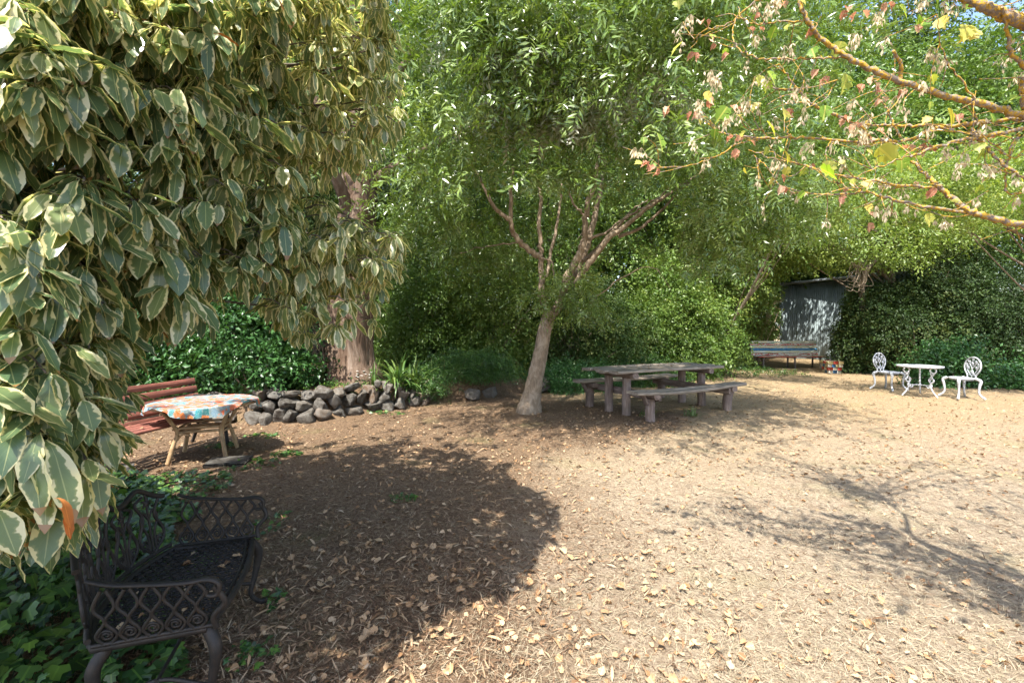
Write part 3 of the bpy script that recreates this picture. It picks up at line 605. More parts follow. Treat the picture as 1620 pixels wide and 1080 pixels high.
# ------------------------------------------------------------------ ash tree in the middle
AB = A_([*gd(836, 652), 0.]); ao = empty('ash_tree', AB, 'slender leaning tree with a forked pinkish trunk beside the picnic table', 'tree')
def cz(x, y, d): return at(600+x/2.348, 200+y/2.348, d)
tg = Geo()
AB2 = AB-[0, 0, .05]
tr = spline([AB2, cz(575, 960, 8.08), cz(598, 850, 8.08), cz(614, 760, 8.1), cz(636, 685, 8.1)], 8); tube(tg, tr, [.24, .15, .135, .122, .118, .125], 22, rough=.035)
ABR = [([(630, 700), (606, 640), (603, 560), (600, 480), (596, 410), (598, 200), (600, 40)], 8.1, 8.1, .09, .03), ([(600, 485), (550, 455), (500, 400), (485, 350), (430, 300), (380, 210), (330, 120)], 8.1, 7.6, .075, .025),
 ([(485, 350), (490, 250), (495, 170), (510, 60)], 7.95, 7.7, .05, .025), ([(640, 700), (680, 640), (700, 560), (740, 480), (762, 420), (765, 330), (800, 210), (820, 80)], 8.1, 7.9, .115, .04),
 ([(700, 600), (740, 520), (775, 430), (800, 330), (825, 220), (840, 80)], 8.2, 8.7, .10, .05), ([(710, 610), (790, 490), (850, 420), (950, 340), (1050, 270), (1150, 200), (1260, 130)], 8.15, 7.5, .08, .02),
 ([(760, 500), (860, 400), (930, 330), (1000, 290), (1080, 230)], 8.2, 8.0, .05, .015), ([(890, 410), (980, 370), (1100, 260), (1150, 210)], 8.0, 7.6, .045, .015), ([(765, 420), (850, 390), (930, 320), (1000, 270)], 8.0, 8.5, .035, .012),
 ([(620, 560), (640, 460), (665, 330), (680, 200)], 8.3, 8.8, .05, .025), ([(600, 490), (640, 500), (648, 560)], 8.05, 8.0, .022, .012), ([(760, 330), (720, 280), (700, 210)], 7.95, 7.9, .028, .014),
 ([(740, 700), (850, 600), (1000, 520), (1080, 600)], 8.1, 7.7, .02, .006), ([(300, 470), (400, 445), (520, 432)], 8.9, 8.5, .012, .02)]
ends = []
for cr, da, db, ra, rb in ABR:
    n = len(cr); W = spline([cz(x, y, d) for (x, y), d in zip(cr, np.linspace(da, db, n))], 6); W[1:-1] += R.normal(size=W[1:-1].shape)*.012; tube(tg, W, [ra*.78, rb*.78], 9, rough=.03); ends.append(W[-1])
cg = Geo()
def nohole(P):
    a, b = proj(P); return ~((a > 745) & (a < 1085) & (b > 285) & (b < 500) & (P[:, 1] < 8.75)) & ~((b > 430) & (P[:, 1] < 9.3)) & ~((a < 600) & (P[:, 1] < 6)) & (P[:, 1] > 2.6) & ~inpoly(a, b, [(1200, 380), (1620, 380), (1620, 700), (1200, 700)])
def strict(P): return nohole(P)
allc = []
allc.append(crown(cg, (.9, 7.3, 5.0), (4.3, 3.7, 2.9), 520, 18, ASH, 1.2, .55, .25, .55, .55, strict, hue=.5))
allc.append(crown(cg, (.8, 5.0, 4.95), (3.0, .75, .42), 85, 20, ASH, 1.15, .38, .1, .5, .55, None, hue=.6))
allc.append(crown(cg, (3.4, 7.4, 3.3), (2.1, 1.6, 1.1), 110, 20, ASH, 1.1, .45, .1, .5, .6, strict, hue=.65))
allc.append(crown(cg, (-.9, 8.6, 3.3), (1.8, 1.0, 1.0), 70, 18, ASH, 1.1, .4, .1, .5, .6, strict, hue=.4))
allc.append(crown(cg, (.25, 5.6, 4.3), (1.7, .8, .7), 46, 20, ASH, 1.15, .4, .1, .5, .6, None, hue=.7))
allc.append(crown(cg, cz(700, 630, 7.9), (.62, .4, .42), 22, 13, ASH, 1.0, .2, .05, .8, .6, hue=.7)); allc.append(crown(cg, cz(770, 690, 7.8), (.35, .3, .22), 8, 12, ASH, 1.0, .15, .05, .8, .6, hue=.7))
pg = Geo()  # ash clumps coloured pale to stand in for glossy reflections on the crown
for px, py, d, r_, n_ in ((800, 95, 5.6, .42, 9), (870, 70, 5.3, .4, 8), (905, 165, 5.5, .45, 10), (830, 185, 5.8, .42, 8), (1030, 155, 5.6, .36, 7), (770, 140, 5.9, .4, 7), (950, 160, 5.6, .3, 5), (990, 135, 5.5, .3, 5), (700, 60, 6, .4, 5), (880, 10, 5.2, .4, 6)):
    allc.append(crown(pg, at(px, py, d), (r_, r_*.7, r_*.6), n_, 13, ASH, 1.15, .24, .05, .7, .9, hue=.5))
pg.build('painted_gloss_foliage', M['leaf_gloss'], ao, origin=AB)
allc = np.concatenate(allc); src = A_(ends)
for i in R.choice(len(allc), 90, replace=False):
    e = allc[i]; s_ = src[np.argmin(np.linalg.norm(src-e, axis=1))]
    if e[2] < s_[2]-.1: continue; tube(tg, spline([s_, (s_+e)/2+R.normal(size=3)*.15, e], 5), [.022, .006], 5)
tg.build('trunk', M['bark'], ao, True, origin=AB); cg.build('crown', M['ash'], ao, origin=AB)
# ------------------------------------------------------------------ big gum tree trunk
GB = A_([-2.98, 8.75, .42]); go = empty('gum_tree', GB, 'massive old tree with thick peeling brown bark trunk behind the stone wall', 'tree'); g = Geo()
W = spline([GB-[0, 0, .15], at(552, 560, 8.75), at(556, 470, 8.8), at(562, 380, 8.85), at(568, 300, 8.9), at(572, 150, 9), at(566, -40, 9.1), at(575, -300, 9.2)], 8)
k = 26; n = len(W); rr = np.interp(np.linspace(0, 1, n), [0, .12, .3, 1], [.62, .44, .38, .24]); th = np.linspace(0, 2*PI, k, endpoint=False)
rad = rr[:, None]*(1+.07*np.sin(th*5+np.linspace(0, 2, n)[:, None])+.05*np.sin(th*9+1)+R.normal(size=(n, k))*.02); rad[:3] *= (1+.12*np.sin(th*4))
V = W[:, None]+np.stack([np.cos(th)*rad, np.sin(th)*rad, 0*rad], -1); g.add(V.reshape(-1, 3), [(i*k+j, i*k+(j+1) % k, (i+1)*k+(j+1) % k, (i+1)*k+j) for i in range(n-1) for j in range(k)])
for _ in range(7):
    s_ = W[R.integers(26, n)]; e = s_+A_([R.normal()*2, R.normal()*1.5, 1.8]); tube(g, spline([s_, (s_+e)/2+[0, 0, .3], e], 6), [.13, .04], 8)
g.build('trunk', M['gum'], go, True, origin=GB)
g = Geo()
for _ in range(70):                      # loose hanging bark strips
    i = R.integers(0, 26); a = R.uniform(PI, 2*PI); r_ = rr[i]*1.02; p = W[i]+A_([math.cos(a)*r_, math.sin(a)*r_, 0]); l = R.uniform(.2, .7); o_ = A_([math.cos(a), math.sin(a), 0])
    tube(g, spline([p, p+o_*.03+[0, 0, -l*.5], p+o_*R.uniform(.01, .07)+[R.normal()*.04, 0, -l]], 4), [.02, .006], 4, sq=(1, .25))
g.build('loose_bark', M['gum'], go, origin=GB)
g = Geo(); crown(g, (-3, 9.4, 8.5), (4.2, 3, 3), 150, 16, LONGL, 1.3, .7, .3, .6, .8); g.build('crown', M['dark'], go, origin=GB)
g = Geo()
for _ in range(60): 
    x = R.uniform(-4.2, -3.3); y = R.uniform(8.3, 8.9); z0 = hgt(x, y); tube(g, spline([A_([x, y, z0]), A_([x+R.normal()*.1, y, z0+.3]), A_([x+R.normal()*.3, y+.1, z0+R.uniform(.4, 1.3)])], 4), [.008, .004], 4)
bt = empty('dry_vine', (-3.8, 8.6, .42), 'tangle of dry brown vine stems left of the thick trunk', 'vine'); g.build('stem', M['twig'], bt, origin=(-3.8, 8.6, .42))
#@@PART3@@

# ------------------------------------------------------------------ shrubs and trees behind
SG = 'shrubs along the back of the garden'; TG = 'tall trees behind the garden'
def gz(x, y): return float(hgt(x, y))
def SB(label, x, y, r, ncl, nper, T, mat, zc=None, cat='shrub', name='garden_shrub', **kw):
    z = gz(x, y); return shrub(name, label, cat, (x, y, z), (x, y, z+(zc if zc is not None else r[2]*.35)), r, ncl, nper, T, mat, group=SG, **kw)
SB('glossy mid green shrub spilling over the stone wall behind the rattan table', -4.7, 7.9, (1.15, .75, 1.1), 330, 16, BIG, 'laurel', 1.0, name='laurel_shrub', csz=.26, scale=.85)
SB('dark glossy shrub directly behind the red slatted bench', -6.7, 8.0, (1.5, 1.1, 1.35), 330, 16, BIG, 'laurel', 1.15, name='laurel_shrub', csz=.3, scale=.9, hue=.2)
SB('dark shrub at the far left behind the variegated leaves', -9.6, 9.0, (2.0, 1.3, 1.8), 240, 14, BIG, 'dark', 1.2, name='laurel_shrub', csz=.4, scale=1.1)
SB('loose dark hedge shrub just right of the thick trunk', -2.2, 11.4, (1.5, 1.0, 1.75), 340, 15, BUSH, 'green', 1.15, csz=.29, scale=1.2, hue=.35)
SB('hedge shrub with yellowing leaves left of the slender tree', -.5, 12.0, (1.6, 1.1, 1.9), 360, 15, BUSH, 'green', 1.2, csz=.29, scale=1.2, hue=.7)
SB('dark green hedge shrub behind the picnic table', 1.9, 12.6, (1.7, 1.1, 1.8), 360, 15, BUSH, 'dark', 1.1, csz=.31, scale=1.2)
SB('bright green leafy shrub right of the picnic table', 5.0, 14.0, (1.7, 1.3, 2.1), 420, 16, BUSH, 'green', 1.2, csz=.34, scale=1.5, hue=.5)
SB('mid green shrub behind the right end of the picnic table', 3.9, 13.4, (1.4, 1.1, 1.7), 300, 15, BUSH, 'green', 1.0, csz=.31, scale=1.3, hue=.45)
SB('low trailing dark groundcover mound spilling onto the mulch', -1.0, 9.75, (1.0, .6, .42), 300, 17, BUSH, 'ivy', .12, name='groundcover_mound', csz=.16, scale=.55)
SB('low bluish green plant clump behind the slender trunk', 1.5, 10.9, (1.1, .6, .5), 200, 15, BUSH, 'laurel', .15, name='groundcover_mound', csz=.18, scale=.7)
SB('low green plant clump behind the picnic table', 3.3, 11.9, (1.1, .6, .5), 170, 15, BUSH, 'ivy', .15, name='groundcover_mound', csz=.2, scale=.75)
SB('low weedy plant patch under the painted bench', 9.3, 17.9, (1.7, .6, .45), 130, 14, BUSH, 'lime', .1, name='groundcover_mound', csz=.25, scale=1.1)
SB('leafy green shrub left of the painted bench', 8.0, 17.6, (.9, .9, 1.5), 190, 15, BUSH, 'green', .8, csz=.4, scale=1.5, hue=.85)
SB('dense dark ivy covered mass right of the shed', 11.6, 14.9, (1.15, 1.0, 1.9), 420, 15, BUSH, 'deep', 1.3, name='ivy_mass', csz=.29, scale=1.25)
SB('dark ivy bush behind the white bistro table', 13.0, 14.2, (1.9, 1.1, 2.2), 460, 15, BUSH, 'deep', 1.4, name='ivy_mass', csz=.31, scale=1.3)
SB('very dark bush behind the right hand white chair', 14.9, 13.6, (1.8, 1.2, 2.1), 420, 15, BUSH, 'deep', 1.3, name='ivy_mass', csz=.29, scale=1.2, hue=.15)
SB('small glossy green bush right behind the right hand white chair', 11.1, 11.6, (.75, .5, .75), 150, 14, BIG, 'laurel', .45, name='laurel_shrub', csz=.22, scale=.8)
SB('low green plant at the right edge of the lawn', 12.6, 11.2, (.6, .4, .4), 70, 14, BIG, 'laurel', .25, name='laurel_shrub', csz=.2, scale=.8)
SB('light green shrub directly behind the left end of the painted bench', 9.3, 19.4, (1.3, .7, 2.2), 220, 15, BUSH, 'green', 1.2, csz=.4, scale=1.6, hue=.8)
SB('green shrub filling the corner between the fence and the shed', 11.7, 21.2, (1.1, .6, 2.6), 200, 15, BUSH, 'green', 1.6, csz=.42, scale=1.8, hue=.5)
# bare twiggy bush by the painted bench
o = empty('bare_bush', (10.2, 19.2, 0), 'bare pale twiggy bush behind the painted bench', 'bush'); g = Geo()
for _ in range(26):
    a = R.uniform(0, PI*2); e = A_([10.2+R.normal()*.9, 19.2+R.normal()*.4, R.uniform(1.4, 3.1)]); W_ = spline([A_([10.2+R.normal()*.2, 19.2, 0]), A_([10.2+(e[0]-10.2)*.4, 19.2, e[2]*.5]), e], 5); tube(g, W_, [.03, .008], 5)
    for _ in range(5): p = W_[R.integers(4, len(W_))]; tube(g, [p, p+nrm(R.normal(size=3)+[0, 0, .5])*.4], [.01, .004], 3)
g.build('stem', M['seed'], o, origin=(10.2, 19.2, 0))
def TB(label, x, y, zc, r, ncl, nper, T, mat, r0=.16, name='background_tree', b=None, **kw):
    b = b or (x, y); z = gz(*b); return tree(name, label, 'tree', (*b, z-.05), (x, y, zc), r, ncl, nper, T, mat, r0, group=TG, **kw)
TB('tall dark tree rising behind the thick bark trunk', -3.4, 14.5, 6.2, (3.4, 2.4, 4.4), 420, 17, LONGL, 'dark', csz=.8, scale=1.8)
TB('tall green tree directly behind the slender tree', 1.2, 15.6, 7.0, (3.8, 2.4, 5.2), 520, 17, BUSH, 'green', csz=.85, scale=2.1, hue=.4)
TB('tall bright tree above the right end of the picnic table', 6.2, 16.6, 7.4, (4.0, 2.6, 5.4), 520, 17, BUSH, 'green', csz=.9, scale=2.2, hue=.6)
TB('big green tree rising above the painted bench and shed', 11.5, 21.5, 9.0, (4.6, 2.4, 5.6), 440, 17, BUSH, 'green', csz=1.0, scale=2.8, hue=.5)
TB('tall sunlit tree on the right above the ivy', 16.8, 17.2, 7.6, (4.3, 2.6, 4.8), 520, 17, BUSH, 'green', csz=.95, scale=2.3, hue=.35)
TB('dark tree at the far right edge', 21.5, 16.2, 6.5, (3.6, 2.6, 5.4), 380, 16, BUSH, 'dark', csz=.95, scale=2.2)
TB('dark tree seen through the gaps left of the thick trunk', -8.4, 13.2, 5.8, (3.8, 2.2, 4.4), 380, 16, BUSH, 'dark', csz=.8, scale=1.9)
TB('dark tree at the far left edge behind the variegated shrub', -14.2, 12.4, 5.6, (3.6, 2.2, 4.6), 300, 16, BUSH, 'dark', csz=.8, scale=1.9)
TB('pale green tree with low arching leafy boughs above the white bistro set', 11.2, 14.2, 5.0, (3.9, 1.7, 1.7), 430, 17, BUSH, 'lime', .14, name='overhanging_tree', b=(13.4, 15.6), csz=.5, scale=1.35, hue=.4)
TB('leaning light green tree with foliage hanging over the bistro chairs', 9.6, 9.0, 4.35, (2.4, .9, .75), 150, 16, BUSH, 'lime', .07, name='overhanging_tree', b=(14.8, 11.8), nl=8, csz=.32, scale=1.1, hue=.3)
TB('light green tree leaning in front of the shed roof', 8.6, 15.6, 4.6, (1.8, 1.2, 1.2), 200, 17, BUSH, 'lime', .1, name='overhanging_tree', b=(8.2, 19.8), nl=4, csz=.45, scale=1.4, hue=.2)
TB('light green tree with a small crown over the open lawn right of the picnic table', 7.2, 10.9, 4.45, (1.3, .8, .55), 70, 16, BUSH, 'lime', .05, name='overhanging_tree', b=(6.6, 14.8), nl=3, csz=.3, scale=1.15, hue=.3)
TB('leafy tree between the picnic table and the painted bench', 7.2, 15.6, 3.9, (1.7, 1.2, 1.9), 260, 17, BUSH, 'green', .1, csz=.5, scale=1.6, hue=.6)
TB('mid green tree standing close behind the shed roof', 15.5, 25.0, 5.6, (4.2, 1.4, 2.8), 260, 16, BUSH, 'green', csz=.8, scale=2.6, hue=.3)
nm = ['far left', 'left of the thick trunk', 'behind the thick trunk', 'left of the middle', 'in the middle', 'right of the middle', 'above the shed', 'far right']
for k, x in enumerate((-19, -13, -7, -1.5, 4, 9.5, 17, 24)):
    TB('distant dark tree closing the view '+nm[k], x, 25+R.normal(), 10.5+R.normal()*.6, (4.6, 2.5, 9.6), 400, 15, FAR, 'dark' if k % 2 else 'green', csz=1.3, scale=1.9, nl=8, hue=.3)
# arched bare bough and hanging dead twigs in front of the shed roof
o = empty('fallen_bough', (9.9, 14.3, 0), 'bare leaning bough crossing in front of the shed roof', 'branch'); g = Geo()
W_ = spline([at(1378, 600, 15.0), at(1366, 520, 14.6), at(1366, 440, 14.2), at(1400, 395, 14.1), at(1440, 350, 14)], 7); tube(g, W_, [.10, .08, .05], 8, rough=.08)
g.build('limb', M['limb'], o, True, origin=(9.9, 14.3, 0)); g = Geo()
for _ in range(16):
    p = at(R.uniform(1345, 1372), R.uniform(405, 430), 13.9); q_ = at(R.uniform(1335, 1370), R.uniform(440, 462), 13.8); tube(g, spline([p, (p+q_)/2+R.normal(size=3)*.12, q_, q_+A_([-.2, 0, .03])], 4), [.012, .006], 4)
g.build('dead_twig', M['twig'], o, origin=(9.9, 14.3, 0))
# ------------------------------------------------------------------ shed and fences
def corr(name, col, dark):
    t = NT(name); c_ = t.coord(); n = t.noise(c_, 2.2, 5); c = t.mix(t.ramp(n, [(.4, (0, 0, 0)), (.7, (1, 1, 1))]), col, dark); return t.bsdf(c, .75, .2, 0, bump=t.noise(c_, 30, 3), bs=.2, bd=.003)
M['shed'] = corr('grey_corrugated_steel', (.25, .30, .31), (.18, .215, .22)); M['roof'] = corr('roof_edge_steel', (.26, .30, .32), (.14, .15, .14))
M['fence'] = m_wood('dark_paling', (.05, .045, .04), (.11, .1, .09), (.17, .155, .14), (20, 20, 2))
def wavy(g, p0, p1, z0, z1a, z1b, amp=.012, pitch=.085, th=.02):
    p0 = A_(p0); p1 = A_(p1); L_ = np.linalg.norm(p1-p0); n = int(L_/pitch*8); u = (p1-p0)/L_; nn_ = A_([u[1], -u[0]])
    s = np.linspace(0, L_, n+1); off = amp*np.cos(s/pitch*2*PI)
    F_ = p0+u*s[:, None]+nn_*off[:, None]; B_ = p0+u*s[:, None]-nn_*(th+amp)
    zt = np.interp(s, [0, L_], [z1a, z1b]); V = np.concatenate([np.c_[F_, 0*s+z0], np.c_[F_, zt], np.c_[B_, 0*s+z0], np.c_[B_, zt]]); m = n+1; i = np.arange(n)
    g.add(V, np.concatenate([np.stack([i, i+1, i+1+m, i+m], 1), np.stack([i+2*m+1, i+2*m, i+3*m, i+3*m+1], 1), np.stack([i+m, i+m+1, i+1+3*m, i+3*m], 1)]))
    g.add(V[[0, m, 2*m, 3*m]], [(0, 1, 3, 2)]); g.add(V[[m-1, 2*m-1, 3*m-1, 4*m-1]], [(1, 0, 2, 3)])
s0 = at(1234, 500, 22)[:2]; s1 = at(1342, 500, 19.6)[:2]; s2 = at(1470, 500, 16.9)[:2]
so = empty('garden_shed', (s0[0], s0[1], 0), 'grey green corrugated metal shed with a skillion roof behind the painted bench', 'shed'); OG = (s0[0], s0[1], 0)
g = Geo(); wavy(g, s0, s1, 0, 3.42, 3.5); g.build('wall', M['shed'], so, origin=OG)
g = Geo(); wavy(g, s1+A_([.02, -.02]), s2, 0, 3.5, 3.55); g.build('wall', M['shed'], so, origin=OG)
bk = A_([s0[0]+2.4, s0[1]+3.]); g = Geo(); wavy(g, bk, s0+A_([.02, .05]), 0, 3.9, 3.42); g.build('wall', M['shed'], so, origin=OG)
u = nrm(s2-s0); nv = A_([u[1], -u[0]]); g = Geo(); a0 = s0-u*.12+nv*.10; a1 = s2+u*.2+nv*.10; b0 = a0-nv*4.5; b1 = a1-nv*4.5
V = [(*a0, 3.50), (*a1, 3.62), (*b1, 4.1), (*b0, 4.0), (*a0, 3.56), (*a1, 3.68), (*b1, 4.16), (*b0, 4.06)]
g.add(V, [(0, 3, 2, 1), (4, 5, 6, 7), (0, 1, 5, 4), (1, 2, 6, 5), (2, 3, 7, 6), (3, 0, 4, 7)]); g.build('roof', M['roof'], so, origin=OG)
g = Geo(); tube(g, [A_([*(a0+nv*.05), 3.50]), A_([*(a1+nv*.05), 3.62])], .06, 8); g.build('gutter', M['roof'], so, True, origin=OG)
def paling(label, p0, p1, h):
    p0 = A_(p0, float); p1 = A_(p1, float); L_ = np.linalg.norm(p1-p0); u = (p1-p0)/L_; a = math.atan2(u[1], u[0]); Rm = np.array(Matrix.Rotation(a, 3, 'Z')); org = (*p0, gz(*p0)); o = empty('paling_fence', org, label, 'fence', group='timber paling fences'); g = Geo()
    for i in range(int(L_/.11)):
        c = p0+u*(i+.5)*.11; box(g, (*c, gz(*c)+h/2+R.normal()*.01), (.104, .018, h), Rm, .002, .001)
    g.build('palings', M['fence'], o, origin=org)
    for z_ in (.3, h-.3):
        g = Geo(); m_ = (p0+p1)/2; n2 = A_([u[1], -u[0]])*-.035; box(g, (m_[0]+n2[0], m_[1]+n2[1], z_), (L_, .045, .08), Rm); g.build('rail', M['fence'], o, origin=org)
paling('dark timber paling fence behind the hedge, left of the shed', (-14, 16.8), (12.6, 21.9), 1.9)
paling('dark timber paling fence hidden behind the ivy at the right', (13.2, 16.6), (24, 13.2), 2.6)
# ------------------------------------------------------------------ dry stone wall
t = NT('basalt_fieldstone'); at3 = t.attr(); c0 = t.coord(); n1 = t.noise(c0, 12, 6, .65); n2 = t.noise(c0, 60, 3)
cc = t.ramp(at3[2], [(0, (.03, .025, .02)), (.5, (.075, .062, .049)), (.8, (.12, .10, .08)), (.88, (.11, .07, .045)), (1, (.13, .085, .055))]); cc = t.mix(t.ramp(n1, [(.4, (0, 0, 0)), (.72, (.8, .8, .8))]), cc, (.2, .19, .17)); M['stone'] = t.bsdf(cc, .85, .3, bump=t.math('ADD', n1, n2), bs=.8, bd=.015)
import bmesh
def ico(sub):
    bm = bmesh.new(); bmesh.ops.create_icosphere(bm, subdivisions=sub, radius=1); v = A_([x.co[:] for x in bm.verts]); f = A_([[q_.index for q_ in x.verts] for x in bm.faces]); bm.free(); return v, f
ICO = ico(4)
def rock(g, c, s, rnd=None, boxy=.6):
    v, f = ICO; v = np.sign(v)*np.abs(v)**boxy; v = v/np.max(np.abs(v)); ph = R.random(6)*9
    for _ in range(9):                   # flat broken faces
        d = rsph(1)[0]; k_ = R.uniform(.52, .85); h_ = v@d; v = v-np.maximum(h_-k_, 0)[:, None]*d*.9
    v = v*(1+.06*np.sin(v[:, :1]*3+ph[0])*np.cos(v[:, 1:2]*4+ph[1])+.03*np.sin(v[:, 2:]*9+ph[2]))+R.normal(size=v.shape)*.004
    Mx = np.array(Matrix.Rotation(R.uniform(-.5, .5), 3, 'Y')@Matrix.Rotation(R.uniform(-.5, .5), 3, 'Z')); v = (v*A_(s))@Mx.T
    g.add(v+A_(c), f, (0, 0, R.random() if rnd is None else rnd))
wo_ = A_([-4.1, 7.2, 0]); wl = empty('stone_wall', wo_, 'low dry stone wall of dark rounded basalt rocks below the thick trunk', 'stone wall')
def wallpt(px): 
    q_ = A_([gd(a, b) for a, b in [(240, 662), (395, 672), (450, 671), (510, 668), (560, 657), (600, 652), (640, 645), (690, 636), (745, 634), (800, 626)]]); xs = [240, 395, 450, 510, 560, 600, 640, 690, 745, 800]; return A_([np.interp(px, xs, q_[:, 0]), np.interp(px, xs, q_[:, 1])])
ns = 0
for row, (zc, hh) in enumerate(((.10, .13), (.29, .11), (.455, .09))):
    px = 385+row*5; end = (672, 668, 622)[row]
    while px < end and ns < 96:
        p = wallpt(px); sc_ = F/p[1]; wd = R.uniform(.065, .155)*(1.1 if row == 0 else 1); px2 = px+wd*sc_
        c = wallpt(px2); low = np.interp(px2, [600, 700], [1, .6]); g = Geo(); rock(g, (c[0], c[1]+.05+row*.05+R.normal()*.02, (zc+R.normal()*.018)*low), (wd*1.04, R.uniform(.11, .17), hh*R.uniform(.7, 1.15)*low+.01))
        g.build('stone', M['stone'], wl, True, origin=wo_); px = px2+wd*sc_*.98; ns += 1
for px, z_ in ((745, .15), (775, .12), (862, .1), (852, .16), (868, .22), (290, .12), (330, .14), (360, .12), (310, .34), (345, .36)):
    p = wallpt(min(px, 800)) if px < 800 else A_([.72, 10.6]); g = Geo(); rock(g, (p[0], p[1]+.02, z_), (.18, .15, .13), .7); g.build('stone', M['stone'], wl, True, origin=wo_)
g = Geo(); p = gd(186, 762); rock(g, (p[0], p[1], .06), (.17, .14, .11), .1); tag(g.build('garden_rock', M['stone'], smooth=True), 'dark rounded rock on the ground left of the leafy patch', 'rock')
g = Geo(); p = gd(362, 733); c = A_([p[0], p[1], .025]); box(g, c, (.42, .3, .04), np.array(Matrix.Rotation(.25, 3, 'Z')), .012, .004); tag(g.build('paving_slab', M['stone']), 'flat grey paving slab beside the rattan table leg', 'slab')
# ------------------------------------------------------------------ strap leaved plants, flowers, weeds, ivy
STR = [leaf_strip(7, .06, 1, (lambda t, a=a, b=b: a+(b-a)*t**1.3), 0, .25, lambda t: min(1, t*3+.5)*(1-t**3)**.9+.02) for a, b in ((1.5, 1.1), (1.35, .2), (1.2, -.9), (1.4, -.3), (.9, -1.3))]
def strap(label, x, y, n, L_, name='iris_plant', sp=.07):
    z = gz(x, y); org = (x, y, z); o = empty(name, org, label, 'plant', group='strap leaved plants along the stone wall'); g = Geo()
    for i in range(n):
        k_ = R.integers(0, 5); g.batch(*STR[k_], rotz(R.uniform(0, 2*PI, 1))*L_*R.uniform(.6, 1.15), A_([[x+R.normal()*sp, y+R.normal()*sp*.6, z-.01]]), R.random(1))
    g.build('foliage', M['strap'], o, origin=org)
for lb, px, py, d, n, l in (('tall clump of upright green strap leaves on the stone wall, right of the trunk', 628, 603, 8.6, 60, .72), ('broad strap leaved clump drooping over the right end of the stone wall', 656, 606, 8.9, 60, .7), ('strap leaved plant against the base of the thick trunk', 590, 604, 8.45, 22, .5), ('tiny strap leaved tuft growing on the left of the stone wall', 493, 630, 7.35, 12, .3), ('strap leaved clump beside the groundcover mound', 690, 610, 9.4, 26, .45)):
    p = at(px, py, d); strap(lb, p[0], p[1], n, l)
SB('leafy green spill hanging over the left end of the stone wall', -4.15, 7.42, (.5, .22, .32), 70, 14, BIG, 'laurel', .5, name='laurel_shrub', csz=.16, scale=.7, keepz=.12)
SB('small trailing plant hanging over the right end of the stone wall', -1.75, 9.0, (.45, .3, .26), 80, 14, BUSH, 'ivy', .3, name='trailing_plant', csz=.14, scale=.5, keepz=.06)
strap('strap leaved clump at the foot of the hedge left of the painted bench', 7.9, 16.2, 40, .75); strap('grassy green tuft under the near seat of the picnic table', 3.05, 7.75, 30, .25); strap('grassy green tuft beside the near picnic bench post', 2.3, 7.75, 26, .22)
org = (*at(572, 610, 8.3)[:2], .44); o = empty('white_flower', org, 'small clump of white flowers on the stone wall beside the trunk', 'flowers'); g = Geo(); g2 = Geo()
for _ in range(16):
    c = A_(org)+[R.normal()*.09, R.normal()*.05, .1+R.random()*.17]; tube(g2, [A_(org), c], [.003, .002], 3)
    for a in range(6): g.batch(*rh(1, .6, .2), frames(A_([[math.cos(a), math.sin(a), .4]]), A_([[0, 0, 1.]]), A_([.03])), c[None], R.random(1))
g.build('blossom', M['petal'], o, origin=org); g2.build('stem', M['strap'], o, origin=org)
def weed(label, x, y, r, n, s=.045, T=None, name='weed_patch', mat='ivy', hz=.1):
    org = (x, y, gz(x, y)); g = Geo(); a = R.uniform(0, 2*PI, n); q_ = np.sqrt(R.random(n)); X = x+np.cos(a)*q_*r[0]; Y = y+np.sin(a)*q_*r[1]; Z = hgt(X, Y)+R.random(n)*hz*(1-q_*.6)+.01
    d = np.stack([R.normal(size=n), R.normal(size=n)-.5, R.normal(size=n)*.3-.15], -1); up = np.stack([R.normal(size=n)*.4, R.normal(size=n)*.4-.25, np.ones(n)], -1)
    g.batch(*(T or IVY), frames(d, up, s*R.uniform(.5, 1.25, n)), np.stack([X, Y, Z], -1), R.random(n))
    for i in range(0, n, 3): tube(g, [A_([X[i]+R.normal()*.02, Y[i], float(hgt(X[i], Y[i]))]), A_([X[i], Y[i], Z[i]])], [.0015, .001], 3, )
    o = g.build(name, M[mat], origin=org); o.location = org; tag(o, label, 'weeds', 'patches of green weeds on the mulch'); return o
for lb, px, py, r, n in (('large patch of bright green lobed leaves behind the iron bench', 275, 775, (.5, .45), 420), ('small green weed patch right of the rattan table', 452, 720, (.16, .12), 60), ('sparse green seedlings in front of the rattan table', 400, 735, (.3, .2), 70), ('small green weed tuft right of the iron bench seat', 425, 830, (.12, .25), 60),
    ('pale grey green weed rosette in the open mulch', 636, 790, (.12, .09), 46), ('small green weed beside the far iron bench foot', 436, 950, (.08, .12), 26), ('small green seedlings below the stone wall', 415, 690, (.3, .1), 50), ('weeds at the foot of the slender trunk', 600, 655, (.5, .1), 60), ('green ivy sprig by the near iron bench leg', 395, 1040, (.13, .1), 40), ('small weed on the mulch left of the stone wall end', 350, 705, (.2, .1), 40)):
    p = gd(px, py); weed(lb, p[0], p[1], r, n, .05 if r[0] > .14 else .035, hz=.14 if n > 200 else .05)
g = Geo(); n = 9000; X = R.uniform(-4.6, -1.05, n); Y = R.uniform(1.15, 4.3, n)
edge = np.interp(Y, [1.1, 1.6, 2.2, 3.0, 3.8, 4.4], [-1.28, -1.42, -1.62, -2.1, -2.75, -3.3])+.12*np.sin(Y*7); k = X < edge; X, Y = X[k], Y[k]; n = len(X); dep = np.clip((np.interp(Y, [1.1, 1.6, 2.2, 3.0, 3.8, 4.4], [-1.28, -1.42, -1.62, -2.1, -2.75, -3.3])-X)/.7, 0, 1)
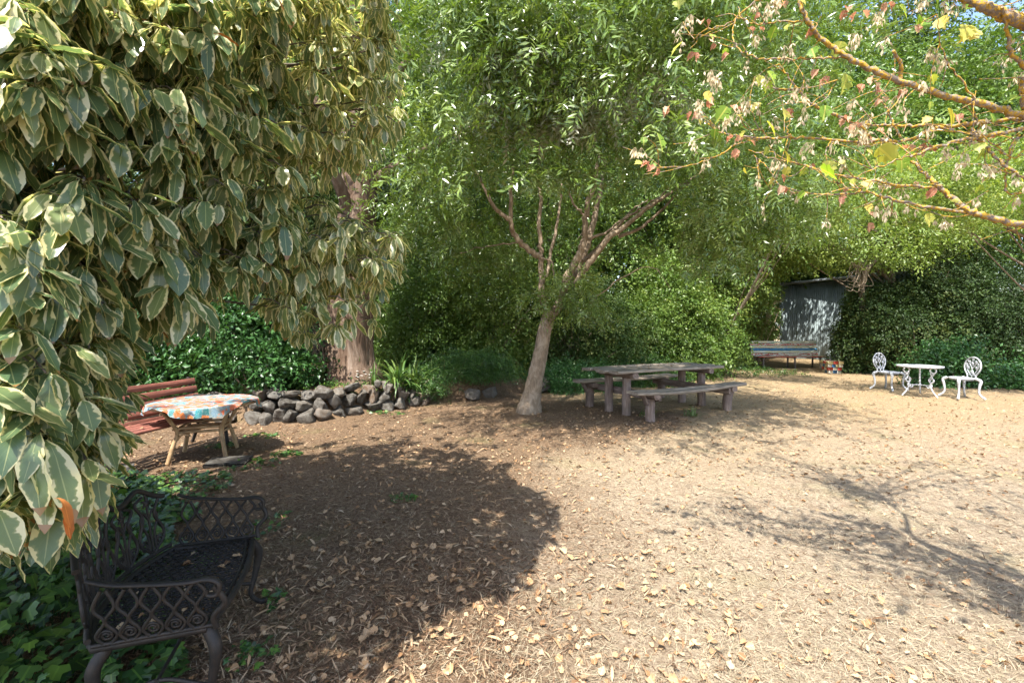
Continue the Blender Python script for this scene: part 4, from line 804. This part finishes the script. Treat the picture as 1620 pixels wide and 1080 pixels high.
Z = hgt(X, Y)+.015+R.random(n)**.7*(.05+.30*dep); d = np.stack([R.normal(size=n)+.3, R.normal(size=n)-.8, R.normal(size=n)*.4-.35], -1); up = np.stack([R.normal(size=n)*.4, R.normal(size=n)*.4-.3, np.ones(n)], -1)
g.batch(*IVY, frames(d, up, R.uniform(.035, .085, n)), np.stack([X, Y, Z], -1), R.random(n)); 
for i in range(0, n, 5): tube(g, [A_([X[i]+R.normal()*.04, Y[i]+R.normal()*.04, 0]), A_([X[i], Y[i], Z[i]])], [.0025, .0015], 3)
tag(g.build('ivy_groundcover', M['ivy']), 'dark ivy growing around the iron bench', kind='stuff')
g = Geo(); n = 5000; X = R.uniform(-12, 9, n); Y = np.interp(X, WALLP[:, 0], WALLP[:, 1])+.3+R.random(n)*3.2; k = ~((X > 2.2) & (Y < 11.5)); X, Y = X[k], Y[k]; n = len(X)
d = np.stack([R.normal(size=n), R.normal(size=n)-.6, R.normal(size=n)*.4-.2], -1); up = np.stack([R.normal(size=n)*.5, R.normal(size=n)*.5-.3, np.ones(n)], -1)
leafcloud(g, BUSH, np.stack([X, Y, hgt(X, Y)+R.random(n)*.12], -1), d, .8*R.uniform(.7, 1.3, n), R.random(n)); tag(g.build('bed_groundcover', M['ivy']), 'low green groundcover in the raised bed', kind='stuff')
#@@PART4@@

# ------------------------------------------------------------------ picnic table
ang = math.atan2(.86, 1.66); pc = (2.70, 8.52, 0)
po = empty('picnic_table', pc, 'weathered grey timber picnic table with two fixed bench seats', 'picnic table', ang)
LX = 1.18; HX = .93
def P4(name, fn, mat): g = Geo(); fn(g); return g.build(name, M[mat], po)
def f(g):
    for i in range(4):
        y = -.36+i*.24; ex = [.02, .10, -.03, .06][i]; plank(g, (-LX-.12-ex, y, .755+R.normal()*.003), (LX+.08+ex*.6, y, .755), .232, .045, (0, 1, 0), warp=.005)
P4('table_top', f, 'pic')
for sgn in (-1, 1):
    def f(g):
        for i in range(2):
            y = sgn*(.80+(i-.5)*.17); plank(g, (-LX-.1+i*.06*sgn, y, .475), (LX+.12-i*.05, y, .475), .162, .048, (0, 1, 0), sag=.035 if sgn < 0 else .01, warp=.006, nseg=20)
    P4('bench_seat', f, 'pic')
for sx in (-1, 1):
    for sy in (-1, 1):
        P4('table_leg', lambda g: plank(g, (sx*HX, sy*.235, -.02), (sx*HX+R.normal()*.01, sy*.235, .64), .135, .125, (1, 0, 0), nseg=8, warp=.004), 'pic2')
        P4('bench_leg', lambda g: plank(g, (sx*HX, sy*.80, -.02), (sx*HX+.01*sx, sy*.80, .36), .15, .12, (1, 0, 0), nseg=6, warp=.005), 'pic2')
        P4('bracket', lambda g: plank(g, (sx*(HX+.075), sy*.80, .26), (sx*(HX+.17), sy*.80, .445), .10, .035, (0, 1, 0), nseg=3), 'pic2')
    P4('cap_beam', lambda g: plank(g, (sx*HX, -.47, .685), (sx*HX, .47, .685), .12, .09, (1, 0, 0), nseg=6, warp=.003), 'picY')
    P4('cross_beam', lambda g: plank(g, (sx*(HX-.09), -.93, .375), (sx*(HX-.09), .93, .375), .05, .13, (1, 0, 0), nseg=10, warp=.004), 'picY')
    for s_ in (-1, 1): P4('bench_cap', lambda g: plank(g, (sx*HX, s_*.96, .405), (sx*HX, s_*.62, .405), .13, .085, (1, 0, 0), nseg=4), 'picY')
# ------------------------------------------------------------------ painted bench
def pmat(nm_, base, cols, seed):
    t = NT(nm_); co_ = t.coord((1.6, 6, 6)); ad = t.n('ShaderNodeVectorMath', operation='ADD'); t.l(co_, ad.inputs[0]); ad.inputs[1].default_value = (seed*3.7, seed, 0); n = t.noise(ad.outputs[0], 2.2, 4, .7)
    k_ = len(cols); st = [(.30+.4*i/max(1, k_), c) for i, c in enumerate(cols)]; return t.bsdf(t.ramp(n, st, 'CONSTANT'), .5, .4, bump=t.noise(t.coord(), 60, 3), bs=.3, bd=.002)
wh = (.68, .68, .6); grn = (.18, .42, .22); rd = (.45, .07, .05); bl = (.04, .16, .36); cr = (.68, .6, .33); lb = (.2, .45, .6); brn = (.3, .14, .08)
SL = [(wh, grn, wh, wh, cr, wh), (wh, rd, wh, rd, wh, rd), (wh, wh, cr, wh, lb), (lb, bl, (.05, .25, .45), bl, lb), (cr, wh, wh, cr, wh), (wh, wh, rd, wh, cr)]
p0 = gd(1192, 581)*.98; p1 = gd(1298, 582); bo_c = (p0+p1)/2; ang2 = math.atan2(p1[1]-p0[1], p1[0]-p0[0]); LB = np.linalg.norm(p1-p0)/2
bo = empty('painted_bench', (*bo_c, 0), 'long slatted bench painted in white red blue and yellow stripes', 'bench', ang2)
for i in range(6):
    z_ = .93-i*.088; yy = .25-.02-i*.022+.02; g = Geo(); plank(g, (-LB, yy, z_), (LB, yy, z_), .072, .025, (0, .25, .97), nseg=6, warp=.003); g.build('back_slat', pmat('painted_slat', None, SL[i], i), bo)
for i in range(4): g = Geo(); plank(g, (-LB, -.28+i*.11, .43), (LB, -.28+i*.11, .43), .095, .03, (0, 1, 0), nseg=6, warp=.003); g.build('seat_slat', pmat('painted_seat', None, ((brn, rd, brn), (wh, cr), (bl, wh), (rd, wh))[i], i+9), bo)
for sx in (-.82, .1, .85):
    for a_, b_, nm_ in (((sx*LB, -.26, -.02), (sx*LB, -.24, .41), 'leg'), ((sx*LB, .17, -.02), (sx*LB, .14, .41), 'leg'), ((sx*LB, .14, .41), (sx*LB, .29, .95), 'back_post')):
        g = Geo(); plank(g, a_, b_, .05, .05, (1, 0, 0), nseg=3, warp=.001); g.build(nm_, M['steel'], bo)
    g = Geo(); plank(g, (sx*LB, -.3, .395), (sx*LB, .17, .395), .045, .035, (1, 0, 0), nseg=3, warp=.001); g.build('seat_bearer', M['steel'], bo)
# painted brick planter
pp = gd(1316, 590); plo = empty('planter', (*pp, 0), 'small tapered planter of bricks painted red yellow blue and white', 'planter', -.1)
bc = [[cr, rd, cr], [wh, bl, cr, wh], [rd, wh, rd], [wh, bl, wh]]; PM = {}
g = Geo(); box(g, (0, 0, .2), (.34, .30, .39)); g.build('mortar', m_flat('pale_mortar', (.45, .42, .36)), plo)
for r_, rowc in enumerate(bc[::-1]):
    W0 = .36+r_*.035; n_ = len(rowc)
    for side in range(4):
        Rm = Matrix.Rotation(side*PI/2, 3, 'Z')
        for i, c_ in enumerate(rowc):
            if c_ not in PM: PM[c_] = m_flat('painted_brick', c_, .6, .3, .3)
            bw = W0/n_; x_ = -W0/2+bw*(i+.5); q_ = Rm@Vector((x_, -(.16+r_*.017), .055+r_*.1)); g = Geo(); box(g, q_[:], (bw*.9, .045+.002*side, .082+.001*i), np.array(Rm), .006, .001); g.build('brick', PM[c_], plo)
# ------------------------------------------------------------------ red slatted bench
rdir = nrm(A_([.20, .98])); rang = math.atan2(rdir[1], rdir[0]); rc = A_([-3.95, 6.02])-rdir*.75
ro = empty('park_bench', (*rc, 0), 'weathered red slatted park bench behind the rattan table', 'bench', rang)
# local +x along the bench (away from viewer), -y faces the table
for i in range(5):
    z_ = .80-i*.098; y_ = .33-i*.027+.0; g = Geo(); plank(g, (-.78, y_, z_), (.78, y_, z_), .078, .024, (0, .27, .96), nseg=8, warp=.003); g.build('back_slat', M['red'], ro)
for i in range(4): g = Geo(); plank(g, (-.78, -.20+i*.115, .405), (.78, -.20+i*.115, .405), .09, .028, (0, 1, 0), nseg=8, warp=.003); g.build('seat_slat', M['red'], ro)
for sx in (-.72, .72):
    g = Geo(); tube(g, spline([(sx, -.25, 0), (sx, -.22, .2), (sx, -.24, .385), (sx, 0, .37), (sx, .2, .37), (sx, .29, .6), (sx, .37, .86)], 6), [.022, .022], 8)
    tube(g, spline([(sx, .3, 0), (sx, .22, .2), (sx, .2, .37)], 6), .02, 8); g.build('end_frame', M['iron'], ro, True)
    g = Geo(); tube(g, spline([(sx, .30, .62), (sx, .05, .62), (sx, -.2, .61), (sx, -.27, .56), (sx, -.24, .5), (sx, -.22, .385)], 6), .016, 8); th_ = np.linspace(0, 4.5*PI, 40); tube(g, np.stack([0*th_+sx, .02+np.cos(th_)*.09*(1-th_/18), .50+np.sin(th_)*.09*(1-th_/18)], 1), .009, 6); g.build('armrest', M['iron'], ro, True)
# ------------------------------------------------------------------ rattan table and cloth
tc = A_([-3.66, 5.42]); to = empty('rattan_table', (*tc, 0), 'round rattan table with splayed cane legs under a flowered cloth', 'table', .35)
TRX, TRY, TZ = .58, .52, .64
g = Geo(); th_ = np.linspace(0, 2*PI, 64, endpoint=False); 
for z_ in (TZ-.03, TZ): g.add(np.vstack([np.stack([np.cos(th_)*TRX*.95, np.sin(th_)*TRY*.95, 0*th_+z_], 1), [[0, 0, z_]]]), [((j, (j+1) % 64, 64) if z_ == TZ else ((j+1) % 64, j, 64)) for j in range(64)])
tube(g, np.stack([np.cos(np.r_[th_, 0])*TRX*.95, np.sin(np.r_[th_, 0])*TRY*.95, 0*np.r_[th_, 0]+TZ-.017], 1), .017, 8); g.build('table_top', M['cane'], to, True)
wst = []
for i in range(4):
    a = PI/4+i*PI/2; c_, s_ = math.cos(a), math.sin(a); g = Geo(); wst.append(A_([c_*.29, s_*.29, .33]))
    tube(g, spline([(c_*.47, s_*.45, TZ-.03), (c_*.38, s_*.37, .48), (c_*.30, s_*.30, .33), (c_*.34, s_*.34, .2), (c_*.40, s_*.40, 0)], 6), [.021, .021, .024], 9); g.build('leg', M['cane'], to, True)
    g = Geo(); tube(g, spline([(c_*.30, s_*.30, .25), (c_*.28+(-s_)*.06, s_*.28+c_*.06, .315), (c_*.28+(-s_)*.2, s_*.28+c_*.2, .315)], 5), .012, 7); g.build('brace', M['cane'], to, True)
for i in range(4):
    for z_ in (.33, .375): g = Geo(); tube(g, [wst[i]+[0, 0, z_-.33], wst[(i+1) % 4]+[0, 0, z_-.33]], .016, 8); g.build('stretcher', M['cane'], to, True)
g = Geo(); tube(g, [wst[0], wst[2]], .014, 8); g.build('stretcher', M['cane'], to, True)
t = NT('flowered_cloth'); co_ = t.coord((1, 1, .6)); cv = t.vor(co_, 17, 'F1', 'Color'); dv = t.vor(co_, 17); sep = t.n('ShaderNodeSeparateColor'); t.l(cv, sep.inputs[0]); n5 = t.noise(co_, 26, 3, .6, 1)
flo = t.ramp(sep.outputs[0], [(0, (.62, .11, .02)), (.32, (.66, .17, .03)), (.46, (.02, .16, .17)), (.58, (.03, .22, .25)), (.66, (.17, .28, .36)), (.78, (.5, .17, .08)), (.95, (.36, .4, .38))], 'CONSTANT')
mk = t.math('LESS_THAN', t.math('ADD', dv, t.math('MULTIPLY', t.math('SUBTRACT', n5, .5), .7)), .60); c5 = t.mix(mk, (.20, .27, .28), flo); vein = t.math('GREATER_THAN', t.math('SINE', t.math('MULTIPLY', n5, 60.)), .8); c5 = t.mix(t.math('MULTIPLY', vein, .35), c5, (.72, .7, .62)); cm_ = t.bsdf(c5, .45, .4, bump=n5, bs=.2, bd=.004, transl=.15)
org = (tc[0], tc[1], TZ); n_ = 120; m_ = 26; V = []
for j in range(m_+1):
    for i in range(n_):
        a = i/n_*2*PI; ov = .05+.035*math.sin(a*4+.6)+.02*math.sin(a*7+2)+.02*math.sin(a*3); s_ = j/m_*1.25; R_ = TRX*.97; r_ = min(s_, 1.0)*1.0; e = max(0, s_-1)/.25
        fl = math.sin(a*17+1.3)*.018*e+math.sin(a*29)*.008*e; rr_ = r_*1.0+(.02*e+fl)/R_; z_ = .006+.003*math.sin(a*5+s_*9)*s_-(e**1.3)*ov*1.25; V.append((math.cos(a+.35)*TRX*.98*rr_ if 1 else 0, math.sin(a+.35)*TRX*.94*rr_, z_))
g = Geo(); g.add(V, [(j*n_+i, j*n_+(i+1) % n_, (j+1)*n_+(i+1) % n_, (j+1)*n_+i) for j in range(m_) for i in range(n_)]); o = g.build('tablecloth', cm_, smooth=True); o.location = org; tag(o, 'orange and teal flowered tablecloth draped over the round rattan table', 'tablecloth')
# ------------------------------------------------------------------ dark cast iron bench (built at real size, local x along the length, -y to the front)
fa = A_([-1.43, 2.50]); na = A_([-1.18, 1.76]); mid = (fa+na)/2; bd = nrm(fa-na); bang = math.atan2(bd[1], bd[0]); BS = .90
io = empty('iron_bench', (mid[0], mid[1], 0), 'ornate dark cast iron bench with scroll back standing in the ivy', 'bench', bang, scale=BS)
# +x = away from camera; front of the bench faces -y local = right of photo
HL = .43; SHt = .42; DP = .46
def ring(g, c, r, t_, k=9, kk=4, M3=None):
    a = np.linspace(0, 2*PI, k+1); P_ = np.stack([np.cos(a)*r, np.sin(a)*r, 0*a], 1); P_ = P_ if M3 is None else P_@M3.T; tube(g, P_+A_(c), t_, kk)
def ybk(x): return .51-.11*(x/HL)**2   # curved back line
def yfr(x): return -.03+.05*(x/HL)**2-.02
g = Geo(); xs_ = np.linspace(-HL, HL, 26)
bd_ = [(x, yfr(x), SHt) for x in xs_]+[(x, ybk(x), SHt) for x in xs_[::-1]]+[(xs_[0], yfr(xs_[0]), SHt)]; tube(g, bd_, .016, 6, sq=(1, 1.1))
tube(g, [(x, yfr(x)+.03, SHt) for x in xs_], .008, 5)
nx = 21
for i in range(nx):
    x = -HL+.03+(2*HL-.06)*i/(nx-1); y0 = yfr(x)+.035; y1 = ybk(x)-.01; ny = int((y1-y0)/.047)
    for j in range(ny+1):
        yy = y0+(j+.5*(i % 2))*.047
        if yy > y1: continue
        ring(g, (x, yy, SHt), .0215, .0052, 8, 4); box(g, (x, yy, SHt-.002), (.017, .017, .005), np.array(Matrix.Rotation(PI/4, 3, 'Z')), .002)
g.build('seat', M['iron'], io, True)
def bk(x, h): return A_([x, ybk(x)+.06*h/.45+.01, SHt+h])   # back surface
g = Geo()
def crest(x): u_ = x/HL; return .345+.085*math.exp(-(u_/.26)**2)+.06*math.exp(-((abs(u_)-.66)/.18)**2)-.03*abs(u_)**4
tube(g, [bk(x, .03) for x in xs_], .012, 6); xs2 = np.linspace(-HL, HL, 60); tube(g, [bk(x, crest(x)) for x in xs2], [.013, .015, .013], 7)
def bc_(pts, r=.009): tube(g, spline([bk(x, h) for x, h in pts], 6), [r, r*.8], 6)
for cx_ in (-.33, -.165, 0., .165, .33):
    h_ = crest(cx_)
    for s_ in (-1, 1):
        bc_([(cx_, .03), (cx_+s_*.075, .12), (cx_+s_*.035, .24), (cx_+s_*.07, h_-.05), (cx_+s_*.02, h_-.02)])
        bc_([(cx_+s_*.02, .03), (cx_+s_*.02, .14), (cx_+s_*.05, .22), (cx_+s_*.03, .27), (cx_+s_*.005, .23)], .007)
        a = np.linspace(0, 3.6*PI, 26); rr_ = .034*(1-a/15); bpts = [(cx_+s_*(.045+0)+s_*math.cos(q_)*r2*.8, .09+math.sin(q_)*r2) for q_, r2 in zip(a, rr_)]; tube(g, [bk(x, h) for x, h in bpts], .0055, 5)
    bc_([(cx_, .03), (cx_, h_*.5), (cx_, h_-.01)], .007)
    for q_ in np.linspace(0, 2*PI, 6)[:-1]: tube(g, [bk(cx_, h_-.06), bk(cx_+math.cos(q_)*.03, h_-.06+math.sin(q_)*.03)], [.012, .004], 5)
g.build('backrest', M['iron'], io, True)
for s_ in (-1, 1):
    g = Geo(); xa = s_*(HL+.005); yb = ybk(xa)
    Pp = lambda y, h: A_([xa+s_*.045*math.sin(max(0, min(1, h/.25))*PI/2), y, SHt+h])
    tube(g, spline([Pp(yb, .30), Pp(yb-.1, .265), Pp(.08, .235), Pp(-.01, .235), Pp(-.055, .21), Pp(-.05, .165), Pp(-.015, .165), Pp(-.012, .19)], 7), [.010, .013, .013, .008], 7, sq=(1.4, .75))
    tube(g, spline([Pp(-.035, .2), Pp(-.075, .12), Pp(-.03, .06), Pp(-.035, 0)], 6), .012, 6)
    for k_ in range(5):
        y_ = .03+k_*.078
        for q_ in (-1, 1): tube(g, spline([Pp(y_, .0), Pp(y_+q_*.035, .055), Pp(y_, .12), Pp(y_+q_*.035, .18), Pp(y_+q_*.008, .225+.02*k_/3)], 5), .0075, 5)
        a = np.linspace(0, 3.4*PI, 22); tube(g, [Pp(y_+math.cos(q_)*.026*(1-q_/14), .055+math.sin(q_)*.026*(1-q_/14)) for q_ in a], .0055, 5)
    tube(g, [Pp(-.03, .015), Pp(yb, .015)], .009, 6); g.build('armrest', M['iron'], io, True)
    for fy in (0, 1):
        g = Geo(); y0 = (.0 if not fy else yb-.04); o_ = -1 if not fy else 1; x0 = s_*(HL-.02)
        tube(g, spline([(x0, y0, SHt-.01), (x0+s_*.03, y0+o_*.035, SHt-.09), (x0+s_*.015, y0+o_*.02, SHt-.22), (x0+s_*.0, y0+o_*.0, .10), (x0+s_*.03, y0+o_*.04, .03), (x0+s_*.055, y0+o_*.075, .012)], 6), [.027, .026, .017, .013, .013, .018], 9); g.build('leg', M['iron'], io, True)
g = Geo()
tube(g, spline([(-HL+.03, .0, SHt-.03), (-.25, .0, SHt-.06), (0, 0, SHt-.03), (.25, 0, SHt-.06), (HL-.03, 0, SHt-.03)], 6), .008, 6)
for s_ in (-1, 1): tube(g, spline([(s_*(HL-.02), .0, .16), (s_*(HL-.06), .2, .2), (s_*(HL-.02), ybk(HL)-.04, .16)], 6), .009, 6)
tube(g, [(-HL+.05, .2, .2), (HL-.05, .2, .2)], .009, 6); g.build('stretcher', M['iron'], io, True)
# ------------------------------------------------------------------ white bistro set
def chair(loc, rz, label):
    o = empty('bistro_chair', (*loc, 0), label, 'chair', rz, 'white cast metal bistro chairs')   # faces -y local
    g = Geo(); a = np.linspace(0, 2*PI, 33); tube(g, np.stack([np.cos(a)*.20, np.sin(a)*.19, 0*a+.43], 1), .016, 7)
    for i in range(-4, 5):
        for j in range(-4, 5):
            x, y = i*.042+(j % 2)*.021, j*.04
            if x*x+y*y < .18**2: ring(g, (x, y, .43), .02, .0065, 8, 4)
    tube(g, np.stack([np.cos(a)*.19, np.sin(a)*.18, 0*a+.405], 1), .010, 6); g.build('seat', M['white'], o, True)
    g = Geo(); B_ = lambda x, h: A_([x, .185+.10*h, .43+h])
    loop = [(-.10, 0), (-.11, .07), (-.175, .16), (-.20, .25), (-.17, .35), (-.09, .42), (0, .44), (.09, .42), (.17, .35), (.20, .25), (.175, .16), (.11, .07), (.10, 0)]
    tube(g, spline([B_(*p) for p in loop], 5), .0145, 7); tube(g, spline([B_(0, .02), B_(.03, .12), B_(-.02, .22), B_(0, .43)], 5), .009, 6)
    for s_ in (-1, 1): tube(g, spline([B_(0, .05), B_(s_*.08, .12), B_(s_*.13, .2), B_(s_*.17, .28)], 5), .009, 6); tube(g, spline([B_(0, .2), B_(s_*.06, .28), B_(s_*.13, .37)], 5), .009, 6)
    for x, h in ((0, .30), (-.10, .22), (.10, .22), (-.08, .34), (.08, .34), (0, .13), (0, .4), (-.14, .28), (.14, .29), (.05, .08), (-.05, .09)):
        m5 = 6
        for q_ in range(m5): an = q_/m5*2*PI+x*20; c1 = B_(x+math.cos(an)*.024, h+math.sin(an)*.024); tube(g, [B_(x, h), c1, B_(x+math.cos(an)*.036, h+math.sin(an)*.036)], [.008, .016, .006], 6, sq=(1, .5))
    g.build('backrest', M['white'], o, True)
    for sx in (-1, 1):
        for sy in (-1, 1):
            g = Geo(); c_ = A_([sx*.7, sy*.7, 0]); tube(g, spline([c_*.22+[0, 0, .43], c_*.29+[0, 0, .38], c_*.27+[0, 0, .25], c_*.27+[0, 0, .12], c_*.36+[0, 0, .02]], 6), [.03, .03, .021, .018, .023], 8, rough=.04); g.build('leg', M['white'], o, True)
    return o
chair(gd(1406, 617), math.radians(17), 'left of the two white ornate bistro chairs, turned toward the small round table'); chair(gd(1521, 630), math.radians(-98), 'right hand white ornate bistro chair, seen from the side')
tt = gd(1455, 627); bo2 = empty('bistro_table', (*tt, 0), 'small round white cast metal table between the two bistro chairs', 'table', .3)
g = Geo(); a = np.linspace(0, 2*PI, 41); TR_ = .385
for r_ in (TR_, TR_*.97): tube(g, np.stack([np.cos(a)*r_, np.sin(a)*r_, 0*a+(.66 if r_ == TR_ else .645)], 1), .012, 6)
k_ = 0
for i in range(-9, 10):
    for j in range(-9, 10):
        x, y = i*.042+(j % 2)*.021, j*.038
        if x*x+y*y < (TR_-.015)**2: ring(g, (x, y, .66), .0205, .006, 6, 4)
for r_ in (.1, .22): tube(g, np.stack([np.cos(a)*r_, np.sin(a)*r_, 0*a+.661], 1), .009, 5)
g.build('table_top', M['white'], bo2, True); g = Geo(); tube(g, [(0, 0, .16), (0, 0, .65)], .014, 8); tube(g, [(0, 0, .24), (0, 0, .27)], .035, 8); g.build('stem', M['white'], bo2, True)
for i in range(3):
    an = i*2*PI/3-PI/2; c_ = A_([math.cos(an), math.sin(an), 0]); g = Geo()
    L1 = [(.27, .65), (.30, .56), (.22, .46), (.26, .36), (.20, .27), (.24, .14), (.33, .02)]; L2 = [(.25, .65), (.19, .58), (.24, .48), (.17, .38), (.21, .28), (.17, .2), (.12, .24)]
    for LL in (L1, L2): tube(g, spline([c_*r_+[0, 0, z_] for r_, z_ in LL], 6), .014, 7)
    for z_, r_ in ((.5, .23), (.36, .22), (.25, .2)):
        a2 = np.linspace(0, 2*PI, 12); tube(g, [c_*(r_+math.cos(q_)*.03)+[0, 0, z_+math.sin(q_)*.035] for q_ in a2], .010, 6)
    g.build('leg', M['white'], bo2, True); g = Geo(); tube(g, [A_([0, 0, .255]), c_*.2+[0, 0, .255]], .011, 6); g.build('stretcher', M['white'], bo2, True)

# dry leaves caught on the furniture
g = Geo()
bpy.context.view_layer.update()
def drop(o, pts):
    for x, y, z in pts:
        p = A_(o.matrix_world@Vector((x, y, z))); T = CURL[R.integers(0, 4)]; d = A_([R.normal(), R.normal(), 0]); g.batch(*T, frames(d[None], A_([[R.normal()*.2, R.normal()*.2, 1.]]), A_([R.uniform(.02, .045)])), p[None], R.random(1))
drop(io, [(R.uniform(-.38, .38), R.uniform(.03, .4), .433) for _ in range(16)])
drop(po, [(R.uniform(-1.1, 1.1), R.uniform(-.42, .42), .787) for _ in range(26)]); drop(po, [(R.uniform(-1.1, 1.1), R.choice([-.8, .8])+R.uniform(-.12, .12), .49) for _ in range(16)])
drop(ro, [(R.uniform(-.7, .7), R.uniform(-.2, .15), .425) for _ in range(8)])
tag(g.build('leaves_on_seats', M['litter']), 'dry leaves fallen on the benches and picnic table', kind='stuff')
